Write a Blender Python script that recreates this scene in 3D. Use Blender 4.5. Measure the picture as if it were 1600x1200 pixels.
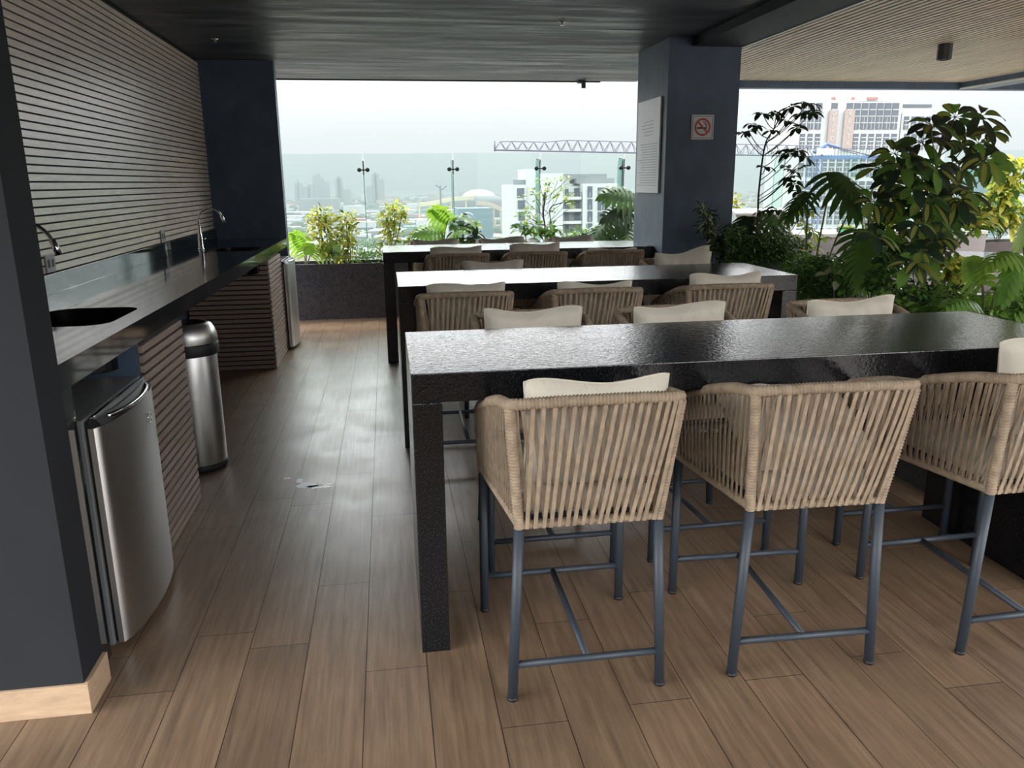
import bpy, bmesh, math, random
from mathutils import Vector, Matrix, Euler
from math import sin, cos, pi, radians

SC = bpy.context.scene
COL = SC.collection
for o in list(bpy.data.objects):
    bpy.data.objects.remove(o)

# ------------------------------------------------------------------ camera
F_PX, PITCH, YAW, ROLL, CAM_H = 1240.25, .2495, -.1514, -.0106, 1.6
cam_d = bpy.data.cameras.new('camera')
cam_d.sensor_fit = 'HORIZONTAL'
cam_d.sensor_width = 36.0
cam_d.lens = 36.0 * F_PX / 1600.0
cam_d.clip_start = .05
cam_d.clip_end = 9000
cam = bpy.data.objects.new('camera', cam_d)
COL.objects.link(cam)
SC.camera = cam


def cam_axes():
    fw = Vector((-sin(YAW) * cos(PITCH), cos(YAW) * cos(PITCH), -sin(PITCH)))
    rt = Vector((cos(YAW), sin(YAW), 0))
    up = rt.cross(fw)
    # roll: image rotated so that +u,+v = R(roll) (u,v)
    c, s = cos(ROLL), sin(ROLL)
    # camera image right axis in world r', down axis d'
    dn = -up
    r2 = rt * c - dn * s
    d2 = rt * s + dn * c
    return r2, -d2, -fw


_r, _u, _b = cam_axes()
cam.matrix_world = Matrix(((_r.x, _u.x, _b.x, 0), (_r.y, _u.y, _b.y, 0), (_r.z, _u.z, _b.z, CAM_H), (0, 0, 0, 1)))


def at(px, py, Y):
    """point on the vertical plane at distance Y that the photograph shows at this pixel"""
    u = (px - 800) / F_PX
    v = (py - 600) / F_PX
    d = _r * u - _u * v - _b
    t = Y / d.y
    return Vector((d.x * t, Y, CAM_H + d.z * t))


# ------------------------------------------------------------------ world: overcast sky
world = bpy.data.worlds.new('overcast_sky')
SC.world = world
world.use_nodes = True
nt = world.node_tree
nt.nodes.clear()
out = nt.nodes.new('ShaderNodeOutputWorld')
bg = nt.nodes.new('ShaderNodeBackground')
tc = nt.nodes.new('ShaderNodeTexCoord')
sep = nt.nodes.new('ShaderNodeSeparateXYZ')
nt.links.new(tc.outputs['Generated'], sep.inputs[0])
rmp = nt.nodes.new('ShaderNodeValToRGB')
rmp.color_ramp.elements[0].position = 0.0
rmp.color_ramp.elements[0].color = (.088, .088, .088, 1)
rmp.color_ramp.elements[1].position = .75
rmp.color_ramp.elements[1].color = (.62, .62, .62, 1)
for p_, c_ in ((.05, .092), (.115, .13), (.17, .62), (.30, 1.0)):
    e = rmp.color_ramp.elements.new(p_)
    e.color = (c_, c_, c_, 1)
nt.links.new(sep.outputs['Z'], rmp.inputs[0])
noi = nt.nodes.new('ShaderNodeTexNoise')
noi.inputs['Scale'].default_value = 2.2
noi.inputs['Detail'].default_value = 5
mp = nt.nodes.new('ShaderNodeMapping')
mp.inputs['Scale'].default_value = (1, 1, 4)
nt.links.new(tc.outputs['Generated'], mp.inputs[0])
nt.links.new(mp.outputs[0], noi.inputs['Vector'])
mr = nt.nodes.new('ShaderNodeMapRange')
mr.inputs['From Min'].default_value = .3
mr.inputs['From Max'].default_value = .7
mr.inputs['To Min'].default_value = .90
mr.inputs['To Max'].default_value = 1.10
nt.links.new(noi.outputs['Fac'], mr.inputs['Value'])
mul = nt.nodes.new('ShaderNodeVectorMath')
mul.operation = 'SCALE'
nt.links.new(rmp.outputs['Color'], mul.inputs[0])
nt.links.new(mr.outputs[0], mul.inputs['Scale'])
tint = nt.nodes.new('ShaderNodeVectorMath')
tint.operation = 'MULTIPLY'
nt.links.new(mul.outputs[0], tint.inputs[0])
tint.inputs[1].default_value = (.975, .99, 1.0)
nt.links.new(tint.outputs[0], bg.inputs['Color'])
bg.inputs['Strength'].default_value = 11.5
nt.links.new(bg.outputs[0], out.inputs['Surface'])

# soft veiled sun, high, beyond the terrace and to the right
sun_d = bpy.data.lights.new('sun', 'SUN')
sun_d.energy = 2.6
sun_d.angle = radians(5)
sun_d.color = (1, .96, .90)
sun = bpy.data.objects.new('sun', sun_d)
COL.objects.link(sun)
sun.rotation_euler = Vector((.50, .42, 1.15)).to_track_quat('Z', 'Y').to_euler()
sun.location = (6, 6, 20)

vs = SC.view_settings
vs.view_transform = 'Standard'
vs.look = 'None'
vs.exposure = 0.0
vs.gamma = 1
vs.use_curve_mapping = False
SC.cycles.use_denoising = True
SC.cycles.max_bounces = 8
SC.cycles.diffuse_bounces = 4
SC.cycles.glossy_bounces = 4
SC.cycles.transparent_max_bounces = 16
SC.cycles.volume_bounces = 0
SC.cycles.sample_clamp_indirect = 6


# ------------------------------------------------------------------ materials
def lin(r, g, b):
    f = lambda c: (c / 255 / 12.92) if c / 255 <= .04045 else ((c / 255 + .055) / 1.055) ** 2.4
    return (f(r), f(g), f(b), 1)


class Mat:
    def __init__(s, name, color, rough=.5, metal=0, ior=1.5):
        s.m = bpy.data.materials.new(name)
        s.m.use_nodes = True
        s.n = s.m.node_tree.nodes
        s.l = s.m.node_tree.links
        s.p = s.n['Principled BSDF']
        s.p.inputs['Base Color'].default_value = color if len(color) == 4 else (*color, 1)
        s.p.inputs['Roughness'].default_value = rough
        s.p.inputs['Metallic'].default_value = metal
        s.p.inputs['IOR'].default_value = ior
        s.c0 = s.p.inputs['Base Color'].default_value[:]

    def coords(s, scale=(1, 1, 1), kind='Object', rot=(0, 0, 0)):
        t = s.n.new('ShaderNodeTexCoord')
        m = s.n.new('ShaderNodeMapping')
        m.inputs['Scale'].default_value = scale
        m.inputs['Rotation'].default_value = rot
        s.l.new(t.outputs[kind], m.inputs[0])
        return m.outputs[0]

    def noise(s, scale=5, detail=4, stretch=(1, 1, 1), rough=.5, dist=0):
        n = s.n.new('ShaderNodeTexNoise')
        n.inputs['Scale'].default_value = scale
        n.inputs['Detail'].default_value = detail
        n.inputs['Roughness'].default_value = rough
        n.inputs['Distortion'].default_value = dist
        s.l.new(s.coords(stretch), n.inputs['Vector'])
        return n.outputs['Fac']

    def ramp(s, fac, stops):
        r = s.n.new('ShaderNodeValToRGB')
        el = r.color_ramp.elements
        el[0].position, el[0].color = stops[0]
        el[1].position, el[1].color = stops[-1]
        for p, c in stops[1:-1]:
            e = el.new(p)
            e.color = c
        s.l.new(fac, r.inputs[0])
        return r.outputs['Color']

    def vary(s, fac, a, b, lo=.3, hi=.7):
        c = s.c0
        ca = tuple(min(1, x * a) for x in c[:3]) + (1,)
        cb = tuple(min(1, x * b) for x in c[:3]) + (1,)
        s.l.new(s.ramp(fac, [(lo, ca), (hi, cb)]), s.p.inputs['Base Color'])
        return s

    def rough_vary(s, fac, a, b, lo=.3, hi=.7):
        m = s.n.new('ShaderNodeMapRange')
        for k, v in zip(('From Min', 'From Max', 'To Min', 'To Max'), (lo, hi, a, b)):
            m.inputs[k].default_value = v
        s.l.new(fac, m.inputs['Value'])
        s.l.new(m.outputs[0], s.p.inputs['Roughness'])
        return s

    def bump(s, fac, strength=.2, dist=.002):
        b = s.n.new('ShaderNodeBump')
        b.inputs['Strength'].default_value = strength
        b.inputs['Distance'].default_value = dist
        s.l.new(fac, b.inputs['Height'])
        s.l.new(b.outputs[0], s.p.inputs['Normal'])
        return s


pier_m = Mat('shade_darkened_navy_paint', lin(22, 26, 32), .8)  # navy paint with the pier's shade put into a darker colour
pier_m.vary(pier_m.noise(6, 6, (1, 1, .6)), .85, 1.15)
navy = Mat('dark_navy_paint', lin(74, 90, 110), .5)
f = navy.noise(6, 6, (1, 1, .6))
navy.vary(f, .8, 1.2).bump(navy.noise(60, 3), .15, .001)
beam_m = Mat('dark_beam_paint', lin(26, 33, 42), .7)
ceil_m = Mat('dark_brushed_ceiling', lin(58, 63, 71), .40, 0, 1.5)
f = ceil_m.noise(4.0, 7, (.16, 1.5, 1), .72, .5)
ceil_m.vary(f, .5, 2.0, .38, .66).rough_vary(f, .34, .60, .4, .6).bump(f, 1.0, .02)
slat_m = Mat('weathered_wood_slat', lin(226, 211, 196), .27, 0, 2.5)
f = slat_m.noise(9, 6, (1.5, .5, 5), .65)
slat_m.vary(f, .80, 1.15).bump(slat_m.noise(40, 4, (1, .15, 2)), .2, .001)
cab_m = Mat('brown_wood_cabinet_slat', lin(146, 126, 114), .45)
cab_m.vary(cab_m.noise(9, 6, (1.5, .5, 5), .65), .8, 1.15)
gap_m = Mat('dark_slat_backing', lin(30, 27, 28), .8)
cslat_m = Mat('ceiling_wood_slat', lin(196, 178, 156), .5)
cslat_m.vary(cslat_m.noise(3, 5, (6, .6, 1)), .8, 1.15)
trim_m = Mat('pale_metal_trim', lin(205, 203, 196), .4)
skirt_m = Mat('light_wood_skirting_tile', lin(186, 158, 130), .45)
skirt_m.vary(skirt_m.noise(8, 8, (1, 1, 5), .7, .4), .82, 1.15)

granite = Mat('black_leathered_granite', (.007, .008, .0105), .3, 0, 1.52)
f = granite.noise(170, 3)
granite.vary(f, .3, 2.6, .5, .72)
granite.p.inputs['Roughness'].default_value = .155
granite.p.inputs['IOR'].default_value = 1.5
granite.rough_vary(granite.noise(95, 2), .07, .26).bump(granite.noise(62, 3, (1, 1, 1), .6), .9, .0019)
marble = Mat('black_polished_marble', (.013, .017, .019), .07, 0, 3.6)
w = marble.n.new('ShaderNodeTexVoronoi')
w.feature = 'DISTANCE_TO_EDGE'
w.inputs['Scale'].default_value = 1.15
dn = marble.n.new('ShaderNodeTexNoise')
dn.inputs['Scale'].default_value = 1.6
dn.inputs['Detail'].default_value = 5
mx = marble.n.new('ShaderNodeMix')
mx.data_type = 'VECTOR'
mx.inputs['Factor'].default_value = .45
co = marble.coords((1, 1, 1))
marble.l.new(co, dn.inputs['Vector'])
marble.l.new(co, mx.inputs['A'])
marble.l.new(dn.outputs['Color'], mx.inputs['B'])
marble.l.new(mx.outputs['Result'], w.inputs['Vector'])
c = marble.ramp(w.outputs['Distance'], [(0, (.13, .14, .13, 1)), (.004, (.03, .036, .036, 1)), (.03, (.013, .017, .019, 1))])
marble.l.new(c, marble.p.inputs['Base Color'])
plant_marble = Mat('dark_brown_veined_stone', lin(38, 38, 44), .35)
f = plant_marble.noise(9, 9, (1, 1, 1), .75, 2.5)
plant_marble.l.new(plant_marble.ramp(f, [(.44, lin(36, 36, 42)), (.5, lin(78, 70, 68)), (.53, lin(38, 38, 44))]), plant_marble.p.inputs['Base Color'])

floor_m = Mat('wood_look_floor_plank', lin(138, 108, 86), .3, 0, 1.62)
at_n = floor_m.n.new('ShaderNodeAttribute')
at_n.attribute_name = 'tone'
g1 = floor_m.noise(5, 8, (9, .5, 1), .62, .15)
g2 = floor_m.noise(2.3, 6, (1, 1, 1), .6)
grain = floor_m.ramp(g1, [(.28, lin(96, 77, 61)), (.5, lin(119, 97, 77)), (.74, lin(140, 117, 94))])
hs = floor_m.n.new('ShaderNodeHueSaturation')
floor_m.l.new(grain, hs.inputs['Color'])
ml = floor_m.n.new('ShaderNodeMapRange')
ml.inputs['To Min'].default_value = .86
ml.inputs['To Max'].default_value = 1.10
floor_m.l.new(at_n.outputs['Fac'], ml.inputs['Value'])
mm = floor_m.n.new('ShaderNodeMath')
mm.operation = 'MULTIPLY'
m2 = floor_m.n.new('ShaderNodeMapRange')
for k, v in zip(('From Min', 'From Max', 'To Min', 'To Max'), (.3, .7, .86, 1.1)):
    m2.inputs[k].default_value = v
floor_m.l.new(g2, m2.inputs['Value'])
floor_m.l.new(ml.outputs[0], mm.inputs[0])
floor_m.l.new(m2.outputs[0], mm.inputs[1])
floor_m.l.new(mm.outputs[0], hs.inputs['Value'])
floor_m.l.new(hs.outputs[0], floor_m.p.inputs['Base Color'])
floor_m.rough_vary(floor_m.noise(3, 5, (1, 1, 1), .6), .33, .43).bump(g1, .06, .001)
grout_m = Mat('dark_floor_joint', lin(48, 38, 32), .7)

steel = Mat('brushed_stainless_steel', lin(205, 204, 202), .36, 1)
steel.bump(steel.noise(30, 3, (1, 1, 30)), .04, .001)
steel_side = Mat('grey_fridge_side', lin(120, 122, 124), .4, .3)
chrome = Mat('polished_chrome', lin(215, 215, 215), .08, 1)
black_p = Mat('black_plastic', lin(14, 15, 18), .55)
black_g = Mat('black_gloss_sink', lin(9, 9, 11), .15)
grey_p = Mat('grey_outlet_plate', lin(130, 132, 132), .4)
leg_m = Mat('blue_grey_powder_coated_metal', lin(48, 55, 64), .5)
rope = Mat('taupe_rope', lin(152, 134, 113), .8)
rope.vary(rope.noise(28, 4), .74, 1.2).bump(rope.noise(160, 2), .3, .001)
fabric = Mat('cream_canvas', lin(208, 200, 184), .9)
fabric.vary(fabric.noise(7, 4), .93, 1.04).bump(fabric.noise(9, 5, (1, 1, .6), .6, .8), .55, .012)
white_m = Mat('white_board', lin(232, 232, 234), .35)
white_m.bump(white_m.noise(4, 3), .05, .01)
text_m = Mat('faint_grey_print', lin(176, 178, 180), .5)
sign_w = Mat('white_sign', lin(214, 216, 210), .45)
sign_r = Mat('red_sign', lin(190, 66, 80), .5)
sign_k = Mat('black_sign', lin(30, 32, 34), .5)
soil = Mat('dark_soil', lin(58, 46, 36), .9)
soil.vary(soil.noise(30, 5), .5, 1.5)
bark = Mat('grey_brown_bark', lin(104, 92, 76), .8)
bark.vary(bark.noise(20, 4, (1, 1, .3)), .7, 1.2)
dstem = Mat('dark_stem', lin(60, 52, 46), .7)
gstem = Mat('green_stem', lin(96, 108, 62), .6)
island = Mat('grey_stone_cladding', lin(150, 142, 140), .5)
island.vary(island.noise(3, 5, (1, 1, 3)), .9, 1.08)
tglass = Mat('pale_glossy_tabletop', lin(176, 184, 190), .1, 0, 1.8)
sofa_m = Mat('brown_leather', lin(60, 49, 45), .42)
sofa_m.vary(sofa_m.noise(4, 3), .8, 1.2)
lamp_m = Mat('dark_lamp_housing', lin(58, 60, 62), .5)
lampw = Mat('white_lamp_diffuser', lin(225, 225, 220), .4)


def leaf_mat(name, col, rough=.38, tr=.28):
    m = Mat(name, col, rough)
    tl = m.n.new('ShaderNodeBsdfTranslucent')
    c = m.c0
    tl.inputs['Color'].default_value = (min(1, c[0] * 1.9), min(1, c[1] * 1.9), c[2] * 1.0, 1)
    mx = m.n.new('ShaderNodeMixShader')
    mx.inputs[0].default_value = tr
    m.l.new(m.p.outputs[0], mx.inputs[1])
    m.l.new(tl.outputs[0], mx.inputs[2])
    m.l.new(mx.outputs[0], m.n['Material Output'].inputs['Surface'])
    f = m.noise(4, 3)
    m.vary(f, .75, 1.25)
    return m


lf_dark = leaf_mat('dark_green_leaf', lin(68, 98, 56))
lf_vdark = leaf_mat('deep_green_leaf', lin(44, 62, 46), .30, .20)
lf_mid = leaf_mat('mid_green_leaf', lin(104, 142, 68))
lf_bright = leaf_mat('bright_green_leaf', lin(122, 154, 66), .4, .4)
lf_yellow = leaf_mat('yellow_variegated_leaf', lin(194, 188, 100), .4, .4)
lf_olive = leaf_mat('olive_yellow_leaf', lin(138, 140, 72), .4, .35)
lf_pale = leaf_mat('pale_cream_green_leaf', lin(168, 178, 138), .45, .3)


def glass_mat(name, tintc, gl=1.30):
    m = bpy.data.materials.new(name)
    m.use_nodes = True
    n, l = m.node_tree.nodes, m.node_tree.links
    n.clear()
    o = n.new('ShaderNodeOutputMaterial')
    t = n.new('ShaderNodeBsdfTransparent')
    t.inputs[0].default_value = tintc
    g = n.new('ShaderNodeBsdfGlossy')
    g.inputs['Roughness'].default_value = .02
    g.inputs['Color'].default_value = (.9, .95, .93, 1)
    fr = n.new('ShaderNodeFresnel')
    fr.inputs['IOR'].default_value = gl
    x = n.new('ShaderNodeMixShader')
    l.new(fr.outputs[0], x.inputs[0])
    l.new(t.outputs[0], x.inputs[1])
    l.new(g.outputs[0], x.inputs[2])
    l.new(x.outputs[0], o.inputs['Surface'])
    k = type('K', (), {})()
    k.m = m
    return k


pane_m = glass_mat('clear_green_tinted_glass', (.915, .965, .950, 1))
fin_m = glass_mat('thick_green_glass', (.90, .975, .95, 1), 1.1)
fin_edge = glass_mat('green_glass_edge', (.50, .68, .63, 1), 1.2)


# ------------------------------------------------------------------ mesh helper
class MB:
    def __init__(s):
        s.v = []
        s.f = []
        s.mi = []
        s.sm = []
        s.mats = []

    def mat(s, m):
        m = m.m
        if m not in s.mats:
            s.mats.append(m)
        return s.mats.index(m)

    def add(s, vs, fs, m, smooth=False):
        b = len(s.v)
        i = s.mat(m)
        s.v += [tuple(v) for v in vs]
        for f in fs:
            s.f.append(tuple(b + k for k in f))
            s.mi.append(i)
            s.sm.append(smooth)

    def box(s, x0, x1, y0, y1, z0, z1, m, M=None):
        vs = [(x0, y0, z0), (x1, y0, z0), (x1, y1, z0), (x0, y1, z0), (x0, y0, z1), (x1, y0, z1), (x1, y1, z1), (x0, y1, z1)]
        if M:
            vs = [M @ Vector(v) for v in vs]
        s.add(vs, [(0, 3, 2, 1), (4, 5, 6, 7), (0, 1, 5, 4), (1, 2, 6, 5), (2, 3, 7, 6), (3, 0, 4, 7)], m)
        return s

    def bbox(s, x0, x1, y0, y1, z0, z1, m, b=.004, M=None):
        """box with small chamfers"""
        bm = bmesh.new()
        bmesh.ops.create_cube(bm, size=1)
        for v in bm.verts:
            v.co = Vector(((x0 + x1) / 2 + v.co.x * (x1 - x0), (y0 + y1) / 2 + v.co.y * (y1 - y0), (z0 + z1) / 2 + v.co.z * (z1 - z0)))
        bmesh.ops.bevel(bm, geom=bm.edges[:], offset=b, segments=2, affect='EDGES', profile=.6)
        s.bm(bm, m, False, M)
        bm.free()
        return s

    def bm(s, bm, m, smooth=False, M=None):
        bm.verts.ensure_lookup_table()
        s.add([(M @ v.co) if M else v.co.copy() for v in bm.verts], [[v.index for v in f.verts] for f in bm.faces], m, smooth)

    def tube(s, pts, r, m, n=10, cap=True, flat=None, smooth=True):
        """swept tube; r number or list; flat = (a, b) cross-section scale"""
        pts = [Vector(p) for p in pts]
        N = len(pts)
        rs = r if isinstance(r, (list, tuple)) else [r] * N
        vs, fs = [], []
        up = None
        for i, p in enumerate(pts):
            t = (pts[min(i + 1, N - 1)] - pts[max(i - 1, 0)])
            if t.length < 1e-9:
                t = Vector((0, 0, 1))
            t.normalize()
            if up is None:
                a = Vector((0, 0, 1)) if abs(t.z) < .9 else Vector((0, 1, 0))
                u = a.cross(t).normalized()
            else:
                u = (up - t * up.dot(t))
                u = u.normalized() if u.length > 1e-6 else t.orthogonal().normalized()
            up = u
            w = t.cross(u)
            fa, fb = flat or (1, 1)
            for k in range(n):
                an = 2 * pi * k / n
                vs.append(p + (u * cos(an) * fa + w * sin(an) * fb) * rs[i])
        for i in range(N - 1):
            for k in range(n):
                k2 = (k + 1) % n
                fs.append((i * n + k, i * n + k2, (i + 1) * n + k2, (i + 1) * n + k))
        if cap:
            fs.append(tuple(reversed(range(n))))
            fs.append(tuple((N - 1) * n + k for k in range(n)))
        s.add(vs, fs, m, smooth)
        return s

    def lathe(s, prof, m, c=(0, 0, 0), n=40, smooth=True, axis='Z'):
        vs, fs = [], []
        for r, z in prof:
            for k in range(n):
                a = 2 * pi * k / n
                if axis == 'Z':
                    vs.append((c[0] + r * cos(a), c[1] + r * sin(a), c[2] + z))
                elif axis == 'Y':
                    vs.append((c[0] + r * cos(a), c[1] + z, c[2] + r * sin(a)))
                else:
                    vs.append((c[0] + z, c[1] + r * cos(a), c[2] + r * sin(a)))
        for i in range(len(prof) - 1):
            for k in range(n):
                k2 = (k + 1) % n
                fs.append((i * n + k, i * n + k2, (i + 1) * n + k2, (i + 1) * n + k))
        s.add(vs, fs, m, smooth)
        return s

    def sphere(s, c, r, m, n=12, k=8, sc=(1, 1, 1)):
        return s.add_sph(c, r, m, n, k, sc)

    def add_sph(s, c, r, m, n, k, sc):
        vs, fs = [], []
        for i in range(k + 1):
            th = pi * i / k
            for j in range(n):
                a = 2 * pi * j / n
                vs.append((c[0] + r * sc[0] * sin(th) * cos(a), c[1] + r * sc[1] * sin(th) * sin(a), c[2] + r * sc[2] * cos(th)))
        for i in range(k):
            for j in range(n):
                j2 = (j + 1) % n
                fs.append((i * n + j, (i + 1) * n + j, (i + 1) * n + j2, i * n + j2))
        s.add(vs, fs, m, True)
        return s

    def prism(s, poly, m, axis='Y', a=0, b=1):
        """poly of 2-D points extruded along axis between a and b"""
        n = len(poly)
        mk = {'Y': lambda p, t: (p[0], t, p[1]), 'X': lambda p, t: (t, p[0], p[1]), 'Z': lambda p, t: (p[0], p[1], t)}[axis]
        vs = [mk(p, a) for p in poly] + [mk(p, b) for p in poly]
        fs = [tuple(range(n)), tuple(reversed(range(n, 2 * n)))] + [(i, i + n, (i + 1) % n + n, (i + 1) % n) for i in range(n)]
        s.add(vs, fs, m)
        return s

    def build(s, name, parent=None, loc=None):
        me = bpy.data.meshes.new(name)
        me.from_pydata(s.v, [], s.f)
        for m in s.mats:
            me.materials.append(m)
        me.polygons.foreach_set('material_index', s.mi)
        me.polygons.foreach_set('use_smooth', s.sm)
        me.update()
        o = bpy.data.objects.new(name, me)
        COL.objects.link(o)
        if parent:
            o.parent = parent
        if loc:
            o.location = loc
        return o


def tag(o, label=None, cat=None, group=None, kind=None):
    if label:
        o['label'] = label
    if cat:
        o['category'] = cat
    if group:
        o['group'] = group
    if kind:
        o['kind'] = kind
    return o


def empty(name, loc=(0, 0, 0), rz=0, label=None, cat=None, group=None):
    o = bpy.data.objects.new(name, None)
    o.empty_display_size = .1
    COL.objects.link(o)
    o.location = loc
    o.rotation_euler = (0, 0, rz)
    return tag(o, label, cat, group)


def copy_tree(o, parent=None):
    c = o.copy()
    COL.objects.link(c)
    if parent:
        c.parent = parent
    for ch in list(o.children):
        copy_tree(ch, c)
    return c


def struct(o):
    o['kind'] = 'structure'
    return o


# ------------------------------------------------------------------ the setting
HT = 1.006      # table height
HC = 1.063      # counter height
ZC = 2.775      # ceiling
XW = -1.738     # slatted wall face

CY0 = -1.4        # the roof ends above the viewer; open sky behind
rnd = random.Random(4)
mb = MB()
X0, PW, PL = -.142, .206, 1.3
known = {0: 2.41, -1: 3.04, -2: 2.62, -3: 2.73, -4: 2.41, 1: 2.9, 2: 3.35}
vs_, fs_, tones = [], [], []
for k in range(-14, 52):
    xa, xb = X0 + k * PW, X0 + (k + 1) * PW
    off = known.get(k, rnd.random() * PL)
    y = off - 7 * PL
    while y < 10.3:
        ya, yb = max(y, -6.0), min(y + PL, 9.78)
        if yb > ya + .02:
            g = .0012
            i = len(vs_)
            vs_ += [(xa + g, ya + g, 0), (xb - g, ya + g, 0), (xb - g, yb - g, 0), (xa + g, yb - g, 0)]
            fs_.append((i, i + 1, i + 2, i + 3))
            tones.append(rnd.random())
        y += PL
mb.add(vs_, fs_, floor_m)
mb.box(-3.2, 10.6, -6.0, 9.78, -.30, -.0025, grout_m)
fl = mb.build('floor')
ta = fl.data.attributes.new('tone', 'FLOAT', 'FACE')
ta.data.foreach_set('value', tones + [0] * (len(fl.data.polygons) - len(tones)))
struct(fl)

MB().box(-3.2, 2.66, -1.6, 10.02, ZC, ZC + .14, ceil_m).build('ceiling')
struct(bpy.data.objects['ceiling'])
m_ = MB().box(2.655, 3.113, CY0, 6.96, 2.706, ZC - .001, beam_m)
m_.box(3.095, 3.122, CY0, 6.96, 2.700, 2.722, trim_m)
struct(m_.build('trim_1'))
struct(MB().box(2.661, 3.112, -1.6, 10.02, ZC, ZC + .14, ceil_m).build('ceiling'))
m_ = MB().box(3.113, 9.2, CY0, 10.0, 2.83, 2.92, gap_m)
x = 3.13
while x < 9.15:
    m_.box(x, x + .046, CY0, 9.98, 2.795, 2.831, cslat_m)
    x += .070
struct(m_.build('ceiling'))
struct(MB().box(3.2, 9.2, 9.98, 10.12, 2.710, 2.93, navy).build('trim_2'))
m_ = MB().box(7.50, 7.85, CY0, 9.98, 2.716, 2.94, navy)
m_.box(7.485, 7.503, CY0, 9.98, 2.710, 2.728, trim_m)
struct(m_.build('trim_3'))
struct(MB().box(-3.1, 2.655, 9.995, 10.03, ZC - .012, ZC + .03, sign_k).build('trim_4'))

# slatted left wall (boards with open shadow joints on a dark backing)
m_ = MB().box(XW - .25, XW - .014, 2.45, 8.62, 0, ZC, gap_m)
z = HC + .106
P_ = .0418
rw = random.Random(2)
while z < ZC - .03:
    ys = [2.5, 4.691 + rw.choice((0, .891)), 6.9, 8.60] if rw.random() < .35 else [2.5, 8.60]
    for a, b in zip(ys, ys[1:]):
        m_.box(XW - .016, XW, a + .001, b - .001, z, min(z + .0325, ZC - .002), slat_m)
    z += P_
struct(m_.build('wall_left'))
struct(MB().bbox(XW, XW + .02, 2.52, 8.585, HC, HC + .101, marble, .002).build('trim_5'))
# end wall beyond the counter
struct(MB().box(XW - .25, -1.03, 8.585, 8.73, 0, ZC, navy).build('wall_far'))
# near pier on the left
struct(MB().box(-3.2, -1.0, 2.345, 2.515, 0, ZC, pier_m).build('wall_near'))
m_ = MB().bbox(-3.2, -.985, 2.3335, 2.345, 0, .103, skirt_m, .0015)
m_.bbox(-1.0, -.985, 2.3455, 2.515, 0, .103, skirt_m, .0015)
struct(m_.build('baseboard_near'))
# unseen wall, added behind the viewer to block bright sky
struct(MB().box(-3.2, 2.66, -3.2, -3.1, 0, ZC + .14, pier_m).build('added_wall_back'))
# square column
struct(MB().box(2.447, 3.0986, 6.963, 7.82, 0, ZC, navy).build('wall_column'))
struct(bpy.data.objects['wall_column'])

# back planter with veined stone face
m_ = MB()
m_.box(-1.75, 7.3, 9.78, 9.80, -.3, .668, plant_marble)
m_.box(-1.75, 7.3, 10.24, 10.27, -.3, .668, plant_marble)
m_.box(-1.78, -1.75, 9.78, 10.27, -.3, .668, plant_marble)
m_.box(-1.75, 7.3, 9.80, 10.24, .3, .60, soil)
tag(m_.build('planter'), 'long low dark veined stone planter along the glass balustrade, left of the island', 'planter')
m_ = MB()
m_.box(7.31, 10.6, 9.70, 9.74, -.3, .74, sofa_m)
m_.box(7.31, 10.6, 10.22, 10.27, -.3, .74, sofa_m)
m_.box(7.31, 7.35, 9.74, 10.22, -.3, .74, sofa_m)
m_.box(7.35, 10.6, 9.74, 10.22, .3, .68, soil)
tag(m_.build('planter'), 'dark brown planter wall behind the curved sofa at the right edge', 'planter')

# glass balustrade
GX = [-1.365, -.255, .855, 1.966, 3.076, 4.186, 5.296, 6.385, 7.3, 8.14, 9.3]
ZG = 1.952
bal = empty('glass_balustrade', (3.5, 10.3, .60), 0, 'frameless glass balustrade with clamped fins along the terrace edge, in front of the city', 'balustrade')
for i, (a, b) in enumerate(zip(GX, GX[1:])):
    g = MB().box(a + .012, b - .012, 10.30, 10.312, .60, ZG, pane_m).build('glass_panel', bal)
    g.location = -bal.location
for i, gx in enumerate(GX[1:-1]):
    off = Vector((gx, 10.33, .60)) - bal.location
    prof = [(.0, 0), (.0, 1.24)] + [(.10 * (1 - cos(a)) * 2.2 * .5 + .0, 1.24 + .05 * sin(a)) for a in (.4, .8)] + [(.19 + .09 * sin(a), 1.19 + .10 * cos(a)) for a in (0, .5, 1.0, 1.57)] + [(.28, 0)]
    n = len(prof)
    m_ = MB()
    th = .006
    vs_ = [(-th, p[0], p[1]) for p in prof] + [(th, p[0], p[1]) for p in prof]
    m_.add(vs_, [tuple(range(n)), tuple(reversed(range(n, 2 * n)))], fin_m)
    m_.add(vs_, [(k, k + n, (k + 1) % n + n, (k + 1) % n) for k in range(n)], fin_edge)
    t = m_.build('glass_fin', bal)
    t.location = off
    m_ = MB()
    m_.tube([(-.05, -.01, 1.16), (.05, -.01, 1.16)], .009, lamp_m, 8)
    for sx in (-.05, .05):
        m_.lathe([(0, -.052), (.024, -.052), (.026, -.040), (.026, -.01), (.0, -.01)], lamp_m, (sx, 0, 1.16), 14, axis='Y')
    m_.tube([(0, .0, 1.10), (0, -.005, 1.18), (0, -.012, 1.25), (.0, -.02, 1.27)], .008, lamp_m, 8)
    m_.build('clamp', t)

# ------------------------------------------------------------------ counter run on the left
t = empty('marble_counter', (-1.4, 5.5, 0), 0, 'long black polished marble counter running along the slatted left wall', 'counter')
T0 = Vector(t.location)


def L(mb, name, parent=t):
    o = mb.build(name, parent)
    o.location = -T0
    return o


bm = bmesh.new()
XB, XK, YA, YB = XW + .001, -1.03, 2.5687, 8.582
holes = [(-1.50, -1.125, 3.33, 3.84), (-1.45, -1.10, 6.95, 7.40)]


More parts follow.
